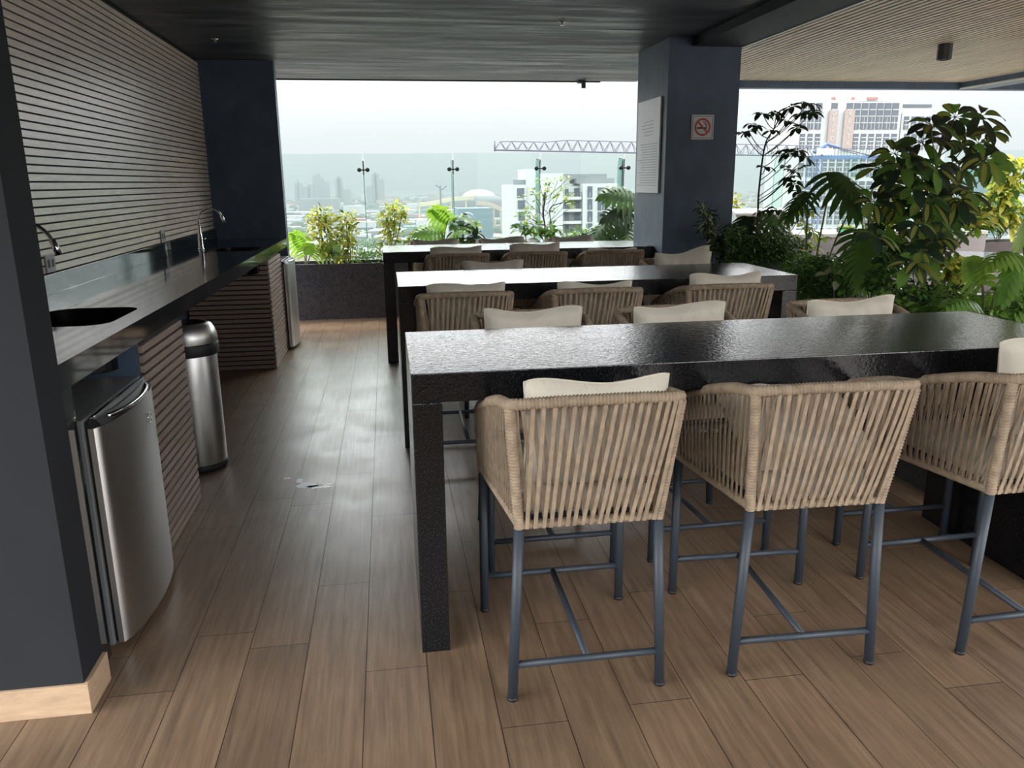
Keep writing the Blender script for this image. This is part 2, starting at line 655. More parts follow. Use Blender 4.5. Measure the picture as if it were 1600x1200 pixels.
def rrect(x0, x1, y0, y1, r, n=6):
    p = []
    for cx, cy, a0 in ((x1 - r, y1 - r, 0), (x0 + r, y1 - r, 90), (x0 + r, y0 + r, 180), (x1 - r, y0 + r, 270)):
        for k in range(n + 1):
            a = radians(a0 + 90 * k / n)
            p.append((cx + r * cos(a), cy + r * sin(a)))
    return p


edges = []
loops = [[(XB, YA), (XK, YA), (XK, YB), (XB, YB)]] + [rrect(*h, .10) for h in holes]
for lp in loops:
    vv = [bm.verts.new((x, y, HC)) for x, y in lp]
    edges += [bm.edges.new((vv[i], vv[(i + 1) % len(vv)])) for i in range(len(vv))]
bmesh.ops.triangle_fill(bm, use_beauty=True, edges=edges)
r = bmesh.ops.extrude_face_region(bm, geom=bm.faces[:])
for v in r['geom']:
    if isinstance(v, bmesh.types.BMVert):
        v.co.z = HC - .086
bmesh.ops.recalc_face_normals(bm, faces=bm.faces[:])
m_ = MB()
m_.bm(bm, marble)
bm.free()
L(m_, 'worktop')
m_ = MB().bbox(XB, XK, YA, YA + .098, 0, HC - .0865, marble, .002)
L(m_, 'end_panel')
for h in holes:
    lp = rrect(*h, .10)
    n = len(lp)
    m_ = MB()
    vs_ = [(x, y, HC - .004) for x, y in lp] + [(x * .97 + .03 * (h[0] + h[1]) / 2, y * .97 + .03 * (h[2] + h[3]) / 2, HC - .20) for x, y in lp]
    m_.add(vs_, [(k, (k + 1) % n, (k + 1) % n + n, k + n) for k in range(n)] + [tuple(range(n, 2 * n))], black_g, False)
    cx, cy = (h[0] + h[1]) / 2, (h[2] + h[3]) / 2
    m_.lathe([(0, 0), (.04, 0), (.045, -.002)], chrome, (cx, cy, HC - .197), 20)
    o = L(m_, 'sink_bowl')
    o['label'] = 'black sunken sink bowl'
# wall below the counter between the cabinets
struct(MB().box(XW - .24, XW - .012, 2.52, 8.58, 0, HC, navy).build('wall_left'))


def slat_cabinet(y0, y1, label, sides):
    t = empty('slatted_cabinet', ((XK + XW) / 2, (y0 + y1) / 2, 0), 0, label, 'cabinet', 'slatted cabinets under the counter')
    c = Vector(t.location)
    o = MB().box(XW + .002, XK - .018, y0 + .016, y1 - .016, 0, HC - .0875, gap_m).build('carcass', t)
    o.location = -c
    m_ = MB()
    z = .004
    while z < HC - .0875 - .03:
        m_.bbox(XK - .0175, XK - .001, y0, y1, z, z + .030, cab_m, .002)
        z += P_
    m_.build('front_slats', t).location = -c
    m_ = MB()
    z = .004
    while z < HC - .0875 - .03:
        if sides:
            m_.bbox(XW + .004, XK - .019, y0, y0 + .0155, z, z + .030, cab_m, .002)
        z += P_
    if sides:
        m_.build('side_slats', t).location = -c
    else:
        MB().box(XW + .004, XK - .019, y0, y0 + .0155, 0, HC - .0885, navy).build('side_panel', t).location = -c
    return t


slat_cabinet(3.43, 4.105, 'slatted wood cabinet under the counter between the near fridge and the bin', False)
slat_cabinet(7.17, 7.975, 'slatted wood cabinet under the counter beside the far fridge', True)


def fridge(y0, y1, hgt, label, emblem=True):
    yc = (y0 + y1) / 2
    t = empty('mini_fridge', (-1.247, yc, 0), 0, label, 'fridge', 'small fridges under the counter')
    w = y1 - y0
    bx = .225      # body front plane in local x (world -1.055)
    m_ = MB().bbox(-.40, bx, -w / 2, w / 2, .02, hgt - .02, steel_side, .006)
    for sx in (-.35, .18):
        for sy in (-w / 2 + .05, w / 2 - .05):
            m_.tube([(sx, sy, 0), (sx, sy, .021)], .015, black_p, 10)
    m_.build('body', t)
    MB().box(bx + .0005, bx + .012, -w / 2 + .012, w / 2 - .012, .03, hgt - .03, black_p).build('door_seal', t)

    def prof(d0, bulge, inset=0, n=18):
        p = [(d0, -w / 2 + inset)]
        for k in range(n + 1):
            s = -1 + 2 * k / n
            p.append((bx + .037 + bulge * (1 - s * s) ** .8 - (0 if abs(s) < 1 else .006), s * (w / 2 - inset)))
        p.append((d0, w / 2 - inset))
        return p
    p = prof(bx + .0125, .045)
    n = len(p)
    m_ = MB()
    z0, z1 = .03, hgt - .05
    vs_ = [(a, b, z0) for a, b in p] + [(a, b, z1) for a, b in p]
    m_.add(vs_, [(k, (k + 1) % n, (k + 1) % n + n, k + n) for k in range(n)], steel, True)
    m_.add(vs_, [tuple(reversed(range(n))), tuple(range(n, 2 * n))], black_p)
    door = m_.build('door', t)
    for pl in door.data.polygons:
        if len(pl.vertices) == 4 and (pl.center.x < bx + .037 or abs(pl.normal.y) > .9):
            pl.use_smooth = False
    # scooped black handle ledge with bright curved lip
    p2 = prof(bx + .0125, .030, .006)
    n = len(p2)
    m_ = MB()
    m_.add([(a, b, z1) for a, b in p2] + [(a * 1.0 - .02 * (a > bx + .03), b, z1 + .022) for a, b in p2],
           [(k, (k + 1) % n, (k + 1) % n + n, k + n) for k in range(n)] + [tuple(range(n, 2 * n))], black_p)
    m_.box(bx + .014, bx + .022, -w / 2 + .03, w / 2 - .03, z1 + .022, z1 + .032, chrome)
    h = m_.build('handle', door)
    m_ = MB()
    pts = [(bx + .037 + .040 * (1 - (k / 14) ** 2) ** .8 + .004, (k / 14) * (w / 2 - .09) + .02, z1 + .012) for k in range(-14, 15)]
    m_.tube(pts, .008, chrome, 8, flat=(.8, 1.2))
    m_.build('handle_lip', h)['label'] = 'bright curved chrome lip'
    if emblem:
        m_ = MB()
        ex = bx + .037 + .045 * .97
        ring = [(ex + .003, .10 + .017 * cos(a), .735 + .017 * sin(a)) for a in [radians(q) for q in range(60, 330, 15)]]
        m_.tube(ring, .0022, chrome, 6)
        m_.tube([(ex + .003, .112, .755), (ex + .003, .122, .745), (ex + .003, .118, .722), (ex + .003, .104, .714)], .0018, chrome, 6)
        m_.build('emblem', door)
    return t


fridge(2.69, 3.33, .872, 'stainless steel mini fridge with curved door under the near end of the counter')
fridge(7.985, 8.56, .90, 'grey mini fridge at the far end of the counter, next to the end wall', False)

# trash can
t = empty('trash_can', (-1.150, 4.645, 0), 0, 'tall round brushed steel open-top bin between the slatted cabinets', 'bin')
MB().lathe([(0, 0), (.152, 0), (.157, .01), (.157, .035), (.150, .04)], black_p, n=48).build('base_ring', t)
MB().lathe([(.150, .036), (.1525, .045), (.1525, .700), (.150, .705)], steel, n=56).build('can_body', t)
MB().lathe([(.150, .672), (.166, .675), (.1675, .680), (.1675, .735), (.164, .742), (.150, .742)], black_p, n=56).build('lid_band', t)
m_ = MB()
m_.lathe([(.164, .742), (.1655, .755), (.163, .785), (.154, .815), (.138, .840), (.118, .852), (.108, .852)], steel, n=56)
m_.lathe([(.108, .852), (.100, .845), (.098, .72), (0, .70)], black_p, n=56)
m_.box(.158, .163, -.02, .02, .765, .772, black_p)
m_.build('lid', t)


def tap(loc, label, hh, reach, spring=False):
    t = empty('tap', loc, 0, label, 'tap')
    m_ = MB()
    m_.lathe([(0, 0), (.026, 0), (.026, .008), (.018, .012), (.018, .13), (.012, .14), (.012, .21), (0, .21)], chrome, n=24)
    m_.build('body', t)
    r = reach / 2
    pts = [(0, 0, .20), (0, 0, hh - r)] + [(r - r * cos(a), 0, hh - r + r * sin(a)) for a in [pi * k / 16 * .93 for k in range(1, 17)]]
    m_ = MB().tube(pts, .0085, chrome, 12)
    m_.build('spout', t)
    d = (Vector(pts[-1]) - Vector(pts[-2])).normalized()
    m_ = MB().tube([Vector(pts[-2]), Vector(pts[-1]) + d * .045], .0135, chrome, 12)
    m_.build('nozzle', t)
    m_ = MB().tube([(.012, -.012, .08), (.055, -.06, .095)], .006, chrome, 8)
    m_.build('lever', t)
    return t


tap((-1.585, 7.22, HC), 'chrome gooseneck tap standing by the far end of the counter', .345, .20)
t = tap((-1.62, 3.60, HC), 'chrome gooseneck tap over the near sink, partly behind the pier', .40, .25)

for y, lb in ((6.635, 'grey wall outlet plate above the backsplash, middle of the slatted wall'), (4.455, 'grey wall outlet plate with socket, near the pier')):
    t = empty('wall_outlet', (XW, y, 1.215), 0, lb, 'outlet', 'outlets on the slatted wall')
    MB().bbox(.0005, .010, -.058, .058, -.046, .046, grey_p, .003).build('cover_plate', t)
    for dy in (-.025, .025):
        MB().box(.010, .012, dy - .012, dy + .012, -.02, .02, black_p).build('socket', t)

# ------------------------------------------------------------------ tables
TABLES = [(.052, 2.603, 2.4884, 3.242, 'black granite bar table nearest the camera, with the cream-backed stools'),
          (.047, 2.574, 4.7345, 5.5447, 'black granite bar table in the middle of the three rows'),
          (-.048, 2.445, 7.1818, 7.9626, 'black granite bar table farthest away, butting against the square column')]
TH = .098
for x0, x1, y0, y1, lb in TABLES:
    t = empty('bar_table', ((x0 + x1) / 2, (y0 + y1) / 2, 0), 0, lb, 'table', 'black granite bar tables')
    w, d = (x1 - x0) / 2, (y1 - y0) / 2
    MB().bbox(-w, w, -d, d, HT - TH, HT, granite, .003).build('tabletop', t)
    for sx in (-1, 1):
        a = sx * w
        b = sx * (w - TH)
        MB().bbox(min(a, b), max(a, b), -d, d, 0, HT - TH - .0008, granite, .003).build('leg', t)


# ------------------------------------------------------------------ rope bar stools
def lerp(a, b, t):
    return Vector(a) * (1 - t) + Vector(b) * t


def resample(pts, step):
    pts = [Vector(p) for p in pts]
    L_ = [0]
    for a, b in zip(pts, pts[1:]):
        L_.append(L_[-1] + (b - a).length)
    n = max(2, int(L_[-1] / step))
    out_, j = [], 0
    for i in range(n + 1):
        d = L_[-1] * i / n
        while j < len(pts) - 2 and L_[j + 1] < d:
            j += 1
        out_.append(lerp(pts[j], pts[j + 1], (d - L_[j]) / max(1e-9, L_[j + 1] - L_[j])))
    return out_


def wrapped(mb, pts, r, jit=0):
    """tube with the ribbing of wound rope"""
    p = resample(pts, .0036)
    rs = [r * (1.05, 1.03, .84)[i % 3] for i in range(len(p))]
    mb.tube(p, rs, rope, 8)


def smooth_path(ctrl, n=6):
    out_ = []
    P = [Vector(c) for c in ctrl]
    P = [P[0] * 2 - P[1]] + P + [P[-1] * 2 - P[-2]]
    for i in range(1, len(P) - 2):
        for k in range(n):
            t = k / n
            a, b, c, d = P[i - 1], P[i], P[i + 1], P[i + 2]
            out_.append(.5 * ((2 * b) + (c - a) * t + (2 * a - 5 * b + 4 * c - d) * t * t + (3 * b - a - 3 * c + d) * t ** 3))
    out_.append(P[-2])
    return out_


def make_stool():
    root = empty('bar_stool', (0, 0, 0))
    RB = (.218, -.277, .600)      # rear bottom corner
    RT = (.252, -.338, .985)      # rear top corner
    FB = (.262, .277, .575)
    FT = (.268, .283, .800)
    # top rail
    side = lambda s: [(s * .262, .277, .575), (s * .268, .284, .66), (s * .270, .286, .76), (s * .270, .270, .812), (s * .269, .22, .838), (s * .266, .10, .880), (s * .262, -.06, .930),
                      (s * .258, -.20, .968), (s * .255, -.30, .986), (s * .244, -.343, .994), (s * .20, -.352, .997)]
    path = smooth_path(side(-1)) + smooth_path([(-.20, -.352, .997), (-.1, -.356, 1.0), (0, -.357, 1.0), (.1, -.356, 1.0), (.20, -.352, .997)])[1:-1] + list(reversed(smooth_path(side(1))))
    m_ = MB()
    wrapped(m_, path, .0180)
    m_.build('top_rail', root)
    for s in (-1, 1):
        m_ = MB()
        wrapped(m_, [(s * .217, -.278, .592), (s * .252, -.340, .985)], .0165)
        m_.build('corner_post', root)
    m_ = MB()
    low = [(-.262, .277, .578), (-.217, -.277, .600), (.217, -.277, .600), (.262, .277, .578)]
    for a, b in zip(low, low[1:]):
        wrapped(m_, [a, b], .0145)
    m_.build('lower_rail', root)
    # rope straps
    m_ = MB()

    def strap(a, b, off, nrm, w=.0060):
        a, b = Vector(a), Vector(b)
        nrm = Vector(nrm)
        mid = lerp(a, b, .5) + nrm * off
        pts = [a + nrm * off * .6, lerp(a, b, .25) + nrm * off, mid, lerp(a, b, .75) + nrm * off, b + nrm * off * .6]
        t = (b - a).normalized()
        wv = t.cross(nrm).normalized() * w
        th = nrm.normalized() * .0016
        vs, fs = [], []
        for p in pts:
            vs += [p - wv - th, p + wv - th, p + wv + th, p - wv + th]
        for i in range(len(pts) - 1):
            for k in range(4):
                k2 = (k + 1) % 4
                fs.append((i * 4 + k, i * 4 + k2, (i + 1) * 4 + k2, (i + 1) * 4 + k))
        m_.add(vs, fs, rope, False)
    rr = random.Random(11)
    # back: outer layer and inner layer slanting against it
    N = 17
    for i in range(N):
        u = (i + .5) / N
        xb = lerp((-.208, 0, 0), (.208, 0, 0), u).x
        du = .050
        xt = max(-.236, min(.238, (-.236 + .474 * u) + du * (1 - .35 * abs(2 * u - 1))))
        j = rr.uniform(-.004, .004)
        strap((xb + j, -.285, .592), (xt + j, -.358, .990), .010, (0, -1, -.16))
        xt2 = max(-.238, min(.236, (-.236 + .474 * u) - .022))
        strap((xb + .011, -.272, .592), (xt2 + j, -.346, .990), -.006, (0, -1, -.16))
    # sides
    sp = smooth_path(side(1))
    top = [p for p in sp if p.z > .77 and p.y < .27]
    top = resample(top, .004)
    N = 18
    for s in (-1, 1):
        for i in range(N):
            u = (i + .5) / N
            b = lerp((.262, .270, .578), (.217, -.27, .600), u)
            for lay, du in ((1, -.035), (-1, .035)):
                ut = max(0, min(1, u + du))
                tp = top[int(ut * (len(top) - 1))]
                strap((s * b.x, b.y, b.z - .008), (s * tp.x, tp.y, tp.z), .009 * lay, (s, 0, -.05), .0056)
    m_.build('rope_weave', root)
    # legs
    for s in (-1, 1):
        m_ = MB().tube([(s * .243, -.277, .012), (s * .218, -.277, .585)], .0165, leg_m, 14)
        lg = m_.build('leg', root)
        MB().lathe([(0, 0), (.0155, 0), (.0172, .004), (.0172, .0125), (0, .0125)], black_p, (s * .2435, -.277, 0), 14).build('foot_cap', lg)
        m_ = MB().tube([(s * .265, .277, .012), (s * .262, .277, .566)], .0165, leg_m, 14)
        lg = m_.build('leg', root)
        MB().lathe([(0, 0), (.0155, 0), (.0172, .004), (.0172, .0125), (0, .0125)], black_p, (s * .265, .277, 0), 14).build('foot_cap', lg)
    MB().tube([(-.238, -.277, .125), (.238, -.277, .125)], .0115, leg_m, 12).build('stretcher', root)
    MB().tube([(-.264, .277, .146), (.264, .277, .146)], .0115, leg_m, 12).build('stretcher', root)
    MB().tube([(0, -.277, .125), (0, .277, .146)], .0115, leg_m, 12).build('centre_bar', root)
    m_ = MB()
    m_.box(-.20, .20, -.262, -.235, .596, .614, leg_m)
    m_.box(-.25, .25, .235, .262, .580, .600, leg_m)
    for x_ in (-.19, -.06, .06, .19):
        m_.box(x_ - .012, x_ + .012, -.24, .24, .594, .606, leg_m)
    m_.build('seat_frame', root)
    # seat cushion
    bm = bmesh.new()
    bmesh.ops.create_cube(bm, size=1)
    for v in bm.verts:
        wx = .405 if v.co.y < 0 else .455
        v.co = Vector((v.co.x * wx, v.co.y * .49 + .0, .648 + v.co.z * .072))
    bmesh.ops.bevel(bm, geom=bm.edges[:], offset=.026, segments=4, affect='EDGES', profile=.5)
    bmesh.ops.subdivide_edges(bm, edges=[e for e in bm.edges if e.calc_length() > .2], cuts=7, use_grid_fill=True)
    for v in bm.verts:
        if v.co.z > .66:
            v.co.z += .016 * max(0, (1 - (v.co.x / .22) ** 2)) * max(0, 1 - (v.co.y / .25) ** 2)
    m_ = MB()
    m_.bm(bm, fabric, True)
    bm.free()
    m_.build('seat_cushion', root)
    return root


def make_pillow(seed, sag=.03, puff=.068):
    """loose rectangular cushion, standing in the XZ plane, thickness along Y, origin at its bottom centre"""
    rr = random.Random(seed)
    ph = [rr.uniform(0, 6.28) for _ in range(8)]
    nu, nv = 30, 20
    W, H_ = .222, .175
    vs, fs = [], []
    for sgn in (-1, 1):
        for j in range(nv + 1):
            for i in range(nu + 1):
                u = -1 + 2 * i / nu
                v = -1 + 2 * j / nv
                # corners stick out, edges pull in
                x_ = u * W * (1 - .028 * (1 - v * v))
                z_ = v * H_ * (1 - .035 * (1 - u * u)) - (.012 * v * (u ** 8))
                if v > 0:
                    z_ -= sag * v * (1 - u * u) + .010 * v * sin(3.2 * u + ph[0])
                th = puff * ((1 - u ** 4) * (1 - v ** 4)) ** .38
                th *= 1 + .10 * sin(2.3 * u + ph[1]) * cos(2.1 * v + ph[2])
                # creases radiating from the corners and edges
                ed = max(abs(u), abs(v))
                th += .0065 * sin(17 * u + 5 * v * sin(ph[3]) + ph[4]) * (ed ** 2) * (1 - ed ** 6)
                th += .0035 * sin(11 * v - 6 * u + ph[5]) * (1 - ed ** 2)
                vs.append((x_, sgn * max(th, .0015 if ed < 1 else 0), z_ + H_))
        b = (nu + 1) * (nv + 1) * (0 if sgn < 0 else 1)
        for j in range(nv):
            for i in range(nu):
                q = [b + j * (nu + 1) + i, b + j * (nu + 1) + i + 1, b + (j + 1) * (nu + 1) + i + 1, b + (j + 1) * (nu + 1) + i]
                fs.append(q if sgn < 0 else q[::-1])
    m_ = MB()
    m_.add(vs, fs, fabric, True)
    # piping round the seam
    seam = []
    k = nu + 1
    seam += [vs[i] for i in range(nu + 1)] + [vs[j * k + nu] for j in range(1, nv + 1)] + [vs[nv * k + i] for i in range(nu - 1, -1, -1)] + [vs[j * k] for j in range(nv - 1, -1, -1)]
    o = m_.build('cushion')
    m2_ = MB().tube([(p[0], 0, p[2]) for p in seam], .0028, fabric, 5)
    m2_.build('piping', o)
    return o


stool0 = make_stool()
pil0 = [make_pillow(1, .008), make_pillow(2, .016), make_pillow(3, .004, .062)]
used_p = [False] * 3
first_s = True
G1, G2 = 'woven rope bar stools', 'loose cream back cushions'


def place_stool(x, y, rz, label):
    global first_s
    o = stool0 if first_s else copy_tree(stool0)
    first_s = False
    o.location = (x, y, 0)
    o.rotation_euler = (0, 0, rz)
    o['label'] = label
    o['category'] = 'bar stool'
    o['group'] = G1
    return o


def place_pillow(k, x, y, z, rx, ry, rz, label):
    o = pil0[k] if not used_p[k] else copy_tree(pil0[k])
    used_p[k] = True
    o.location = (x, y, z)
    o.rotation_euler = Euler((rx, ry, rz), 'XYZ')
    o['label'] = label
    o['category'] = 'cushion'
    o['group'] = G2
    return o


# (x, y, facing, stool label, pillow spec or None)
SEAT = .712
NEAR, FAR = 0.0, pi
stools = [
    (.567, 2.457, .0, 'taupe rope stool at the near table, leftmost, its back to the camera'),
    (1.314, 2.457, -.03, 'taupe rope stool at the near table, the middle one facing away from the camera'),
    (2.130, 2.455, .02, 'taupe rope stool at the near table, cut by the right edge of the photo'),
    (.630, 3.300, FAR, 'rope stool across the near table, leftmost, mostly hidden behind the tabletop'),
    (1.320, 3.300, FAR + .02, 'rope stool across the near table, middle one facing the camera'),
    (2.200, 3.310, FAR, 'rope stool across the near table, rightmost beside the plants'),
    (.415, 4.700, .0, 'grey-brown rope stool at the middle table, leftmost, back to the camera'),
    (1.170, 4.705, -.02, 'grey-brown rope stool at the middle table, second from the left, back to the camera'),
    (1.965, 4.700, -.03, 'rope stool at the middle table, rightmost, seen from behind at its right end'),
    (.755, 5.600, FAR, 'rope stool across the middle table, left one facing the camera'),
    (2.180, 5.610, FAR, 'rope stool across the middle table, right one near the column'),
    (.590, 7.150, .0, 'dark rope stool at the far table, leftmost, back to the camera'),
    (1.280, 7.150, -.02, 'dark rope stool at the far table, middle one with its back to the camera'),
    (1.975, 7.150, -.03, 'dark rope stool at the far table, rightmost beside the column'),
    (.470, 8.020, FAR, 'rope stool beyond the far table, leftmost, only its cushion showing'),
    (1.175, 8.020, FAR, 'rope stool beyond the far table, middle one, only its cushion showing'),
    (1.905, 8.020, FAR, 'rope stool beyond the far table, right one, only its cushion showing'),
]
for x, y, rz, lb in stools:
    place_stool(x, y, rz, lb)
# cushions: index, x, y(bottom), z(bottom), tilt (leaning back toward the backrest), roll, yaw
R_ = radians
pillows = [
    (0, .600, 2.275, .690, R_(8), R_(-.5), 0, 'cream cushion leaning in the leftmost stool at the near table'),
    (1, 1.330, 2.24, .70, R_(-56), 0, R_(4), 'cream cushion slumped on the seat of the middle near stool, seen through the ropes'),
    (2, 2.240, 2.300, .760, R_(6), R_(-8), R_(-4), 'cream cushion standing high in the near stool cut by the right edge'),
    (0, .625, 3.50, .712, R_(-8), R_(-.5), FAR, 'cream cushion behind the near tabletop, leftmost of its three'),
    (1, 1.315, 3.50, .715, R_(-8), R_(1), FAR + .03, 'cream cushion behind the near tabletop, middle of its three'),
    (2, 2.175, 3.51, .702, R_(-8), R_(2), FAR, 'cream cushion behind the near tabletop, rightmost beside the plants'),
    (1, .430, 4.51, .712, R_(8), R_(-1), 0, 'cushion sticking up over the leftmost stool at the middle table'),
    (0, 1.175, 4.52, .690, R_(8), R_(0), 0, 'cushion barely showing over the second stool at the middle table'),
    (0, 1.970, 4.50, .722, R_(8), R_(-1), 0, 'bright cushion sticking up over the rightmost stool at the middle table'),
    (2, .750, 5.81, .700, R_(-8), R_(0), FAR, 'grey-looking cushion behind the middle tabletop, left'),
    (1, 2.200, 5.82, .738, R_(-8), R_(0), FAR, 'cream cushion behind the middle tabletop, right, in front of the column'),
    (0, 2.28, 5.93, .735, R_(-10), R_(10), FAR, 'second small bit of grey cushion peeking out behind the cream one by the column'),
    (1, .590, 6.96, .728, R_(8), R_(-2), 0, 'grey-looking cushion over the leftmost stool at the far table'),
    (1, 1.280, 6.96, .740, R_(8), R_(-2), 0, 'grey-looking cushion over the middle stool at the far table, left of the ball'),
    (0, 1.975, 6.97, .675, R_(8), R_(0), 0, 'thin edge of cushion over the rightmost stool at the far table'),
    (0, .470, 8.22, .700, R_(-8), R_(0), FAR, 'grey cushion beyond the far table, leftmost of the three'),
    (1, 1.170, 8.22, .712, R_(-8), R_(1), FAR, 'grey cushion beyond the far table, middle of the three'),
    (1, 1.905, 8.22, .712, R_(-8), R_(0), FAR, 'grey cushion beyond the far table, rightmost, below the big leaves'),
]
for k, x, y, z, rx, ry, rz, lb in pillows:
    place_pillow(k, x, y, z, rx, ry, rz, lb)

# ------------------------------------------------------------------ things on column and ceiling
t = empty('notice_board', (2.446, 7.405, 1.90), 0, 'white notice board with faint print on the left face of the square column', 'notice board')
MB().bbox(-.018, -.0005, -.325, .325, -.415, .415, white_m, .003).build('board', t)
m_ = MB()
rr = random.Random(5)
for k in range(17):
    z = .02 - k * .023
    m_.box(-.0195, -.0181, -.28, .28 - rr.random() * .12, z, z + .006, text_m)
for k in range(5):
    m_.box(-.0195, -.0181, -.16, .10 + rr.random() * .1, .10 + k * .03, .106 + k * .03, text_m)
m_.build('print', t)

t = empty('no_smoking_sign', (2.774, 6.962, 2.047), 0, 'square white no-smoking sign with red ring on the dark column', 'sign')
MB().bbox(-.103, .103, -.008, -.0005, -.104, .104, sign_w, .003).build('plate', t)
m_ = MB()
for a, b, c_, d in ((-.092, .092, .089, .092), (-.092, .092, -.092, -.089), (-.092, -.089, -.092, .092), (.089, .092, -.092, .092)):
    m_.box(a, b, -.0095, -.0081, c_, d, sign_k)
m_.build('border_line', t)
m_ = MB()
n = 48
vs_ = []
for k in range(n):
    a = 2 * pi * k / n
    for r_ in (.058, .074):
        vs_.append((r_ * cos(a), -.0098, r_ * sin(a)))
m_.add(vs_, [(2 * k, 2 * k + 1, (2 * k + 3) % (2 * n), (2 * k + 2) % (2 * n)) for k in range(n)], sign_r)
M = Matrix.Rotation(radians(45), 4, 'Y')
m_.box(-.064, .064, -.0099, -.0096, -.008, .008, sign_r, M)
m_.build('red_ring', t)
m_ = MB()
m_.box(-.050, .012, -.0092, -.0082, -.014, -.001, sign_k)
m_.box(.018, .040, -.0092, -.0082, -.014, -.001, sign_k)
m_.tube([(.040, -.0088, .004), (.042, -.0088, .018), (.022, -.0088, .026), (.008, -.0088, .042), (.010, -.0088, .054)], .0026, sign_k, 5, flat=(1, .3))
m_.tube([(.032, -.0088, .004), (.030, -.0088, .012), (.026, -.0088, .034), (.024, -.0088, .048)], .0022, sign_k, 5, flat=(1, .3))
m_.build('cigarette_symbol', t)

t = empty('ceiling_lamp', (5.20, 7.20, 2.795), 0, 'small dark surface-mounted downlight under the slatted ceiling', 'lamp')
MB().lathe([(0, 0), (.062, 0), (.064, -.004), (.064, -.135), (.056, -.138), (.050, -.128)], lamp_m, n=8, smooth=False).build('housing', t)
MB().lathe([(0, -.126), (.053, -.126)], lampw, n=24).build('diffuser', t)
for x, y, lb in ((-1.337, 7.366, 'small chrome sprinkler head on the dark ceiling by the slatted wall'), (1.384, 6.368, 'small chrome sprinkler head on the dark ceiling above the tables')):
    t = empty('sprinkler', (x, y, ZC), 0, lb, 'sprinkler', 'ceiling sprinklers')
    MB().lathe([(0, -.001), (.032, -.001), (.030, -.006), (.010, -.010), (.008, -.025), (0, -.025)], chrome, n=20).build('rosette', t)
    MB().lathe([(0, -.028), (.016, -.028), (.016, -.030), (0, -.030)], chrome, n=16).build('deflector', t)
m_ = MB().box(2.36, 2.447, 9.90, 9.99, ZC - .03, ZC - .001, lamp_m)
m_.box(2.40, 2.447, 9.90, 9.93, ZC - .09, ZC - .03, lamp_m)
tag(m_.build('bracket'), 'small dark bracket at the ceiling edge beside the column', 'bracket')

# spilled paint-like white mark on the floor
m_ = MB()
rr = random.Random(8)
for cx, cy, rad, sx, sy in ((-.50, 4.21, .05, 1.5, .9), (-.44, 4.17, .035, 1.8, .8), (-.55, 4.28, .02, 1, 2.4), (-.40, 4.20, .016, 2, 1), (-.62, 4.33, .012, 2, 1)):
    n = 18
    ring = [(cx + rad * sx * (1 + rr.uniform(-.4, .3)) * cos(2 * pi * k / n), cy + rad * sy * (1 + rr.uniform(-.4, .3)) * sin(2 * pi * k / n), .0006) for k in range(n)]
    m_.add(ring, [tuple(range(n))], white_m)
tag(m_.build('floor_stain'), 'whitish smear on the floor planks in the aisle', 'stain')


# ------------------------------------------------------------------ plants
class Leafy(MB):
    def leaf(s, p, d, L_, W, m, droop=.3, up=None, inner=None, n=5, wide=.5, fold=.25, tip=1.0):
        """blade from p along d; up = approximate face normal; inner = material of the middle strips"""
        p, d = Vector(p), Vector(d).normalized()
        up = Vector(up) if up is not None else Vector((0, 0, 1))
        sd = d.cross(up)
        sd = sd.normalized() if sd.length > 1e-4 else d.orthogonal().normalized()
        nn = sd.cross(d).normalized()
        rows = []
        for i in range(n + 1):
            t = i / n
            c = p + d * (L_ * t * (1 - .15 * droop * t)) + Vector((0, 0, -1)) * droop * L_ * t * t
            a = t / wide * .5 if t < wide else .5 + (t - wide) / (1 - wide) * .5
            w = W * max(0, sin(pi * a)) ** (.8 if tip >= 1 else .55) + W * .03
            f = fold * w
            if inner:
                rows.append([c - sd * w + nn * f, c - sd * w * .45 + nn * f * .45, c, c + sd * w * .45 + nn * f * .45, c + sd * w + nn * f])
            else:
                rows.append([c - sd * w + nn * f, c, c + sd * w + nn * f])
        k = len(rows[0])
        vs = [v for r_ in rows for v in r_]
        fo, fi = [], []
        for i in range(n):
            for j in range(k - 1):
                q = (i * k + j, i * k + j + 1, (i + 1) * k + j + 1, (i + 1) * k + j)
                (fi if inner and j in (1, 2) and 0 < i < n - 0 else fo).append(q)
        s.add(vs, fo, m, True)
        if fi:
            s.add(vs, fi, inner, True)

    def whorl(s, p, up, n, L_, W, mats, rr, droop=.5, inner=None, pin=.6, wide=.62, stem=None):
        """palmate umbrella whorl"""
        up = Vector(up).normalized()
        a0 = rr.random() * 6.28
        x = up.orthogonal().normalized()
        y = up.cross(x)
        for k in range(n):
            a = a0 + 2 * pi * k / n + rr.uniform(-.15, .15)
            d = (x * cos(a) + y * sin(a)) * 1 + up * rr.uniform(.0, .35)
            d.normalize()
            l = L_ * rr.uniform(.8, 1.15)
            st = Vector(p) + d * l * .16
            if stem:
                s.tube([p, st], .0018, stem, 4, cap=False)
            s.leaf(st, d, l, W * rr.uniform(.85, 1.1), rr.choice(mats), droop * rr.uniform(.6, 1.3), up, inner if rr.random() < pin else None, 6, wide, .22, .5)


def plant(name, loc, label, cat='plant', group=None):
    t = empty(name, loc, 0, label, cat, group)
    t['_'] = 0
    del t['_']
    return t


def fin(t, leaves, stems=None, stemname='stem'):
    c = Vector(t.location)
    o = leaves.build('foliage', t)
    o.location = -c
    if stems is not None and stems.v:
        o = stems.build(stemname, t)
        o.location = -c


def curve_pts(a, b, sag=0, side=(0, 0, 0), n=6):
    a, b = Vector(a), Vector(b)
    return [a.lerp(b, i / n) + Vector((0, 0, sag)) * sin(pi * i / n) + Vector(side) * sin(pi * i / n) for i in range(n + 1)]


